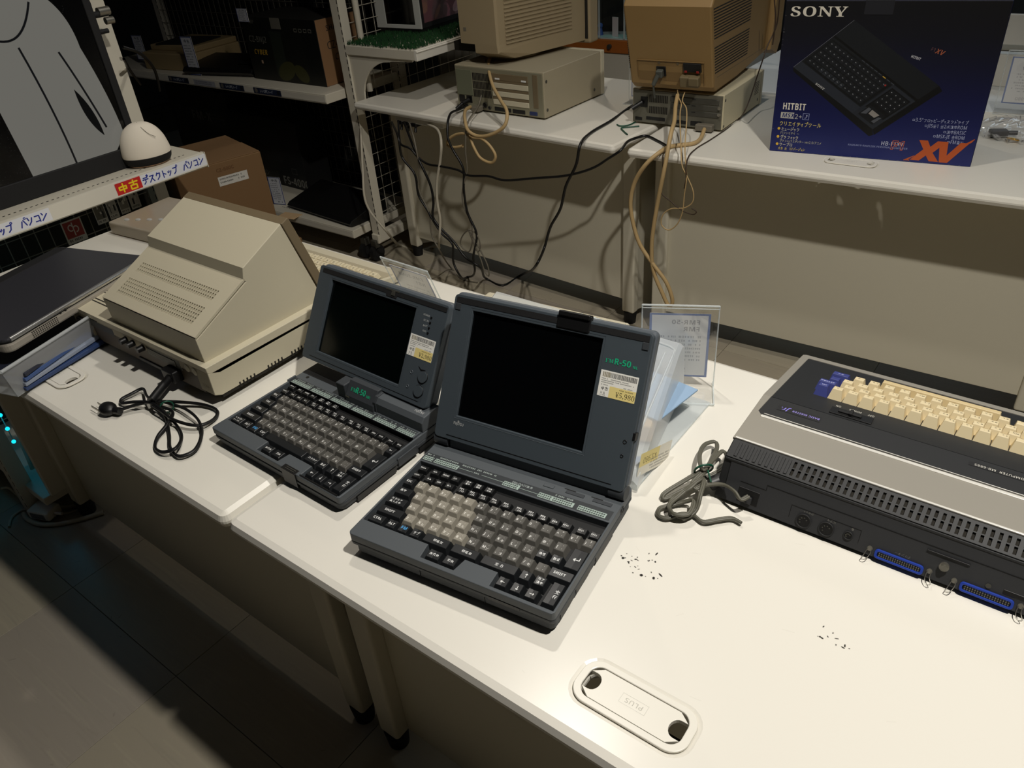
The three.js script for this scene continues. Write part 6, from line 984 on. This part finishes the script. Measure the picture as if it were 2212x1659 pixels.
// shelf with the big sign, beside the near tables
{
  const t = thing('sign_shelf_rack', 'white rack shelf with blue lettered price rail carrying a black screen', 'shelf rack', [-2.05, 0, -0.2]);
  const y = 0.79, L = 0.99;
  const s = part('shelf', [bx(-0.4, -0.002, y - 0.02, y, -L, 0, 0.002)], M.rack, t);
  part('price_rail', [exZ([[-0.002, y + 0.001], [0.004, y], [0.007, y - 0.036], [0.003, y - 0.04], [-0.01, y - 0.036]], -L, 0, 0.0008)], M.whiteSide, s);
  for (let i = 0; i < 70; i++) part('shelf_hole', plain(-0.036, -0.032, y - 0.0005, y + 0.0003, -0.02 - i * 0.0135, -0.014 - i * 0.0135), M.hole, s);
  const sign = (z, only) => decal('lettered_sign', 0.276, 0.031, 5200, (c, w, h) => {
    c.fillStyle = '#dfe0e4'; c.fillRect(0, 0, w, h); c.fillStyle = '#c3201c'; c.fillRect(0, 0, w * 0.262, h);
    write(c, '中古', w * 0.018, h * 0.1, h * 0.78, { color: '#f1d21c', lw: 0.17, k: 1.16, gap: 0.06 }); write(c, 'デスクトップ', w * 0.272, h * 0.14, h * 0.7, { color: '#1b2d8a', lw: 0.14, k: 0.86, gap: 0.02 }); write(c, 'パソコン', w * 0.72, h * 0.14, h * 0.7, { color: '#1b2d8a', lw: 0.14, k: 0.78, gap: 0.02 });
  }, s, [0.0068, y - 0.0175, z], [0, Math.PI / 2, 0]);
  sign(-0.852); sign(-0.4);
  part('rail_end', bx(-0.012, 0.008, y - 0.042, y + 0.002, -L - 0.002, -L, 0.0006), M.rack, s);
  post(t, -0.27, -0.96, 0.05, 1.7); post(t, -0.41, 0.1, 0.05, 1.7);
  part('mesh_panel', meshPanel(1.0, 1.5, 0.04, 0.06), std(0x8a867a, 0.6, 0.2), t, [-0.34, 0.15, 0.04], [0, Math.PI / 2, 0]);
  part('back_board', plain(-0.42, -0.41, 0.1, 1.7, -1.0, 0.05), std(0x2a2922, 0.9), t);
}
for (const [z, w, h, y, c, l] of [[-0.56, 0.13, 0.06, 0.63, '#3a4038', 'dark picture card on the mesh nearest the camera'], [-0.9, 0.06, 0.07, 0.6, '#a02a26', 'red and white emblem card on the mesh'], [-0.99, 0.035, 0.06, 0.62, '#6a675a', 'brown and white picture card beside the red one'], [-1.03, 0.03, 0.06, 0.622, '#b5b2a8', 'pale card with dark stripe on the mesh'], [-1.068, 0.03, 0.06, 0.625, '#8d8a80', 'grey striped picture card on the mesh'], [-1.105, 0.032, 0.06, 0.628, '#c6bfb4', 'pale printed card at the mesh end']]) {
  const t = thing('picture_card', l, 'card', [-2.375, y - h / 2, z]);
  part('card', bx(0, 0.001, 0, h, -w / 2, w / 2, 0), [1, 0, 0, 0, 0, 0].map((f) => f ? std(0xffffff, 0.5, 0, { map: canvasTex(128, 128, (k, W, H) => { k.fillStyle = '#cfcdc4'; k.fillRect(0, 0, W, H); k.fillStyle = c; k.fillRect(8, 8, W - 16, H * 0.7); if (c === '#a02a26') { k.strokeStyle = '#d9d2cc'; k.lineWidth = 7; k.beginPath(); k.arc(50, 44, 16, 1, 5); k.arc(78, 56, 16, 4, 8); k.moveTo(64, 16); k.lineTo(64, 90); k.stroke(); } else for (let i = 0; i < 5; i++) { k.fillStyle = ['#22262a', '#d5d2c8', '#5c5a50'][i % 3]; k.fillRect(10 + rnd() * 80, 8 + rnd() * 50, 6 + rnd() * 20, 10 + rnd() * 40); } tinyLine(k, 14, H * 0.82, W - 30, 14, '#33322e'); }) }) : M.card), t);
}
{
  const t = thing('flat_screen', 'large black flat screen showing a pale plain garment shape', 'screen', [-2.14, 0.79, -1.062]);
  const W = 0.66, H = 0.5, b = 0.02;                              // local: face towards +x, width along +z
  part('casing', [bx(-0.03, 0, 0, H, 0, W, 0.004), bx(-0.07, -0.02, 0.09, H - 0.06, 0.02, W - 0.05, 0.01)], M.blackMatte, t);
  part('lower_bezel', bx(-0.01, 0.005, 0, 0.052, 0.0, W, 0.003), M.blackMatte, t);
  part('edge_bezel', bx(-0.01, 0.005, 0, H, 0, b, 0.003), M.blackMatte, t); part('edge_bezel', bx(-0.01, 0.005, 0, H, W - b, W, 0.003), M.blackMatte, t);
  const img = canvasTex(900, 640, (c, w, h) => {                  // left edge of the picture = far from the wall end (z max)
    c.fillStyle = '#060606'; c.fillRect(0, 0, w, h);
    for (let i = 0; i < 900; i++) { c.fillStyle = '#3c3c3a'; const x = w * 0.42 + rnd() * w * 0.5, y = rnd() * h; c.fillRect(x, y, 2, 2); }
    c.fillStyle = '#908e86'; c.beginPath(); c.moveTo(w * 0.56, h); c.lineTo(w * 0.54, h * 0.62); c.quadraticCurveTo(w * 0.5, h * 0.3, w * 0.64, h * 0.16); c.quadraticCurveTo(w * 0.72, -20, w * 0.76, -20); c.lineTo(w * 0.82, h * 0.1); c.quadraticCurveTo(w * 0.93, h * 0.2, w * 0.93, h * 0.42); c.quadraticCurveTo(w * 0.98, h * 0.7, w * 0.985, h * 0.92); c.lineTo(w * 0.93, h); c.closePath(); c.fill();
    c.strokeStyle = '#17181a'; c.lineWidth = 7; c.beginPath(); c.moveTo(w * 0.7, h * 0.36); c.quadraticCurveTo(w * 0.74, h * 0.7, w * 0.745, h); c.moveTo(w * 0.84, h * 0.42); c.quadraticCurveTo(w * 0.88, h * 0.6, w * 0.92, h * 0.86); c.moveTo(w * 0.62, h * 0.3); c.quadraticCurveTo(w * 0.72, h * 0.38, w * 0.8, h * 0.16); c.stroke();
    c.fillStyle = '#101112'; c.beginPath(); c.moveTo(w * 0.845, h * 0.62); c.quadraticCurveTo(w * 0.84, h * 0.8, w * 0.9, h * 0.9); c.quadraticCurveTo(w * 0.9, h * 0.74, w * 0.845, h * 0.62); c.fill();
  });
  part('picture', plate(W - 2 * b, H - 0.052), std(0x000000, 0.18, 0, { emissive: 0xffffff, emissiveMap: img, emissiveIntensity: 0.75 }), t, [0.0006, 0.052 + (H - 0.052) / 2, W / 2], [0, Math.PI / 2, 0]);
  part('back_box', [bx(-0.07, -0.03, 0.33, 0.41, -0.02, 0.02, 0.008), mv(cyl(0.008, 0.05, 14), -0.05, 0.37, -0.035, Math.PI / 2), mv(cyl(0.006, 0.03, 12), -0.045, 0.33, -0.03, Math.PI / 2)], M.blackMatte, t);
  part('aerial_socket', [mv(cyl(0.011, 0.03, 16), -0.05, 0.375, -0.052, Math.PI / 2), mv(cyl(0.009, 0.022, 16), -0.05, 0.352, -0.06, Math.PI / 2)], M.steel, t);
}
{
  const t = thing('plush_pouch', 'round white plush pouch with dark lower band sitting on the sign shelf', 'plush toy', [-2.112, 0.79, -1.062], 70);
  const prof = [[0, 0.002], [0.04, 0.0], [0.058, 0.008], [0.064, 0.026], [0.063, 0.045], [0.056, 0.072], [0.042, 0.095], [0.022, 0.109], [0, 0.112]].map((p) => new THREE.Vector2(...p));
  const bodyG = new THREE.LatheGeometry(new THREE.SplineCurve(prof).getPoints(28), 40).scale(1.0, 1, 0.82);
  const band = canvasTex(64, 256, (c, w, h) => { c.fillStyle = '#e6ddcc'; c.fillRect(0, 0, w, h); c.fillStyle = '#141210'; c.fillRect(0, h * 0.62, w, h * 0.16); c.fillStyle = '#c8a284'; c.fillRect(0, h * 0.78, w, h * 0.07); c.fillStyle = '#141210'; c.fillRect(0, h * 0.85, w, h * 0.15); });
  part('body', bodyG, std(0xffffff, 0.95, 0, { map: band }), t);
  part('piping', mv(new THREE.TorusGeometry(0.0585, 0.0018, 8, 40, Math.PI).scale(1, 1.06, 1), 0, 0.048, 0.0), M.plush, t);
  part('seam', tubeG([[0, 0.112, 0.001], [0.004, 0.102, 0.028], [0.016, 0.086, 0.042], [0.03, 0.076, 0.044]], 0.0007, 6, 6), M.cordGrey, t);
}
{
  const t = thing('carton', 'brown cardboard carton with white address label under the sign shelf end', 'box', [-2.26, 0.02, -1.37], 76);
  part('box_body', bx(-0.16, 0.13, 0.3, 0.66, -0.3, 0, 0.003), M.cardboard, t);
  part('box_flap', bx(-0.158, 0.128, 0.66, 0.663, -0.15, -0.002, 0.001), M.cardboard, t);
  decal('address_label', 0.1, 0.03, 3200, (c, w, h) => { c.fillStyle = '#b9b6ae'; c.fillRect(0, 0, w, h); tinyLine(c, 16, 18, w * 0.8, 18, '#33312c'); tinyLine(c, 16, 52, w * 0.5, 18, '#33312c'); tinyLine(c, w * 0.66, 52, w * 0.24, 18, '#33312c'); }, t, [0.02, 0.6, 0.0005]);
  decal('box_print', 0.08, 0.02, 3000, (c, w, h) => write(c, 'CZ-600C', 4, 8, h * 0.6, { color: '#5c3c1c', bold: true }), t, [0.01, 0.635, 0.0006], null, { clear: true });
}
solo('stock_pallet', bx(-0.3, 0.3, 0, 0.34, -0.25, 0.25, 0.004), M.cardboard, 'large plain carton under the labelled brown carton', 'box', [-2.55, 0, -1.35], 76);
{
  const t = thing('clear_sheet', 'large translucent plastic wrapped box behind the silver laptop', 'wrapped box', [-1.93, T, -0.93], 5);
  part('wrap', bx(-0.06, 0.28, 0.001, 0.034, -0.1, 0.09, 0.006), new THREE.MeshPhysicalMaterial({ color: 0xb9ac96, roughness: 0.3, transmission: 0.35, thickness: 0 }), t);
  part('inner_box', bx(-0.05, 0.27, 0.004, 0.027, -0.09, 0.08, 0.004), std(0x5a4c3c, 0.7), t);
  for (let i = 0; i < 6; i++) part('bubble', new THREE.SphereGeometry(0.006, 10, 8).scale(1.5, 0.4, 1), M.bin, t, [-0.02 + i * 0.03, 0.0345, 0.06 - i * 0.012]);
}
// low rack with cyan light chain at the table end
{
  const t = thing('shelf_rack', 'low rack with cyan light chain and brick-print board at the table end', 'shelf rack', [-2.12, 0, -0.41]);
  post(t, 0.0, 0.0, 0.0, 0.62);
  part('post_back', bx(-0.5, -0.46, 0, 0.6, -0.02, 0.02, 0.002), M.rack, t);
  part('base_shelf', [bx(-0.48, 0.13, 0.075, 0.1, -0.46, 0.0, 0.003), bx(-0.02, 0.1, 0.0, 0.075, -0.44, -0.4, 0.003)], M.rack, t);
  const bw = part('brick_board', plain(-0.05, 0.12, 0.1, 0.62, -0.2, -0.185), std(0x5a7a7c, 0.7), t);
  for (let r = 0; r < 8; r++) for (let i = 0; i < 3; i++) part('brick', bx(-0.048 + i * 0.056 - (r % 2) * 0.02, 0.005 + i * 0.056 - (r % 2) * 0.02, 0.104 + r * 0.064, 0.164 + r * 0.064, -0.187, -0.18, 0.002), std(0x7f9c9c, 0.7), bw);
  part('corner_angle', bx(0.12, 0.14, 0.1, 0.62, -0.2, -0.02, 0.002), M.rack, t);
}
{
  const t = thing('light_chain', 'string of cyan led lights hanging under the table end', 'led lights', [0, 0, 0]);
  const p = [[-2.07, 0.64, -0.44], [-2.065, 0.61, -0.442], [-2.062, 0.585, -0.445], [-2.06, 0.56, -0.448], [-2.2, 0.3, -0.47], [-2.19, 0.27, -0.46], [-2.17, 0.235, -0.455], [-2.155, 0.2, -0.45]];
  part('wire', tubeG([[-2.075, 0.66, -0.435], ...p.slice(0, 4), [-2.1, 0.45, -0.46], ...p.slice(4)], 0.0014, 6, 6), M.cordWhite, t);
  const led = std(0x06323c, 0.4, 0, { emissive: 0x18d8ff, emissiveIntensity: 2.2 });
  for (const q of p) part('led_bulb', new THREE.SphereGeometry(0.0055, 14, 10), led, t, q);
  for (const q of [p[1], p[4]]) { const l = new THREE.PointLight(0x18c8ff, 0.012, 2, 2); l.position.set(q[0] + 0.012, q[1] - 0.004, q[2] + 0.012); l.castShadow = true; scene.add(l); }
}
{
  const t = thing('power_brick', 'small white power brick with grey label on the floor by the table leg', 'power adapter', [-2.052, 0.012, -0.412], 20);
  part('brick_body', bx(-0.036, 0.036, 0, 0.028, -0.024, 0.024, 0.005), M.white, t);
  decal('label_print', 0.05, 0.018, 5000, (c, w, h) => { c.fillStyle = '#777a80'; c.fillRect(0, 0, w, h); for (let i = 0; i < 4; i++) tinyLine(c, 12, 10 + i * 20, w - 30, 11, '#303236'); }, t, [0, 0.014, 0.0243]);
  part('strain_relief', rod([0.034, 0.012, 0], [0.056, 0.01, -0.004], 0.0045, 10), M.white, t);
}

scene.traverse((o) => { if (o.isMesh) o.castShadow = o.receiveShadow = true; });
renderer.render(scene, camera);
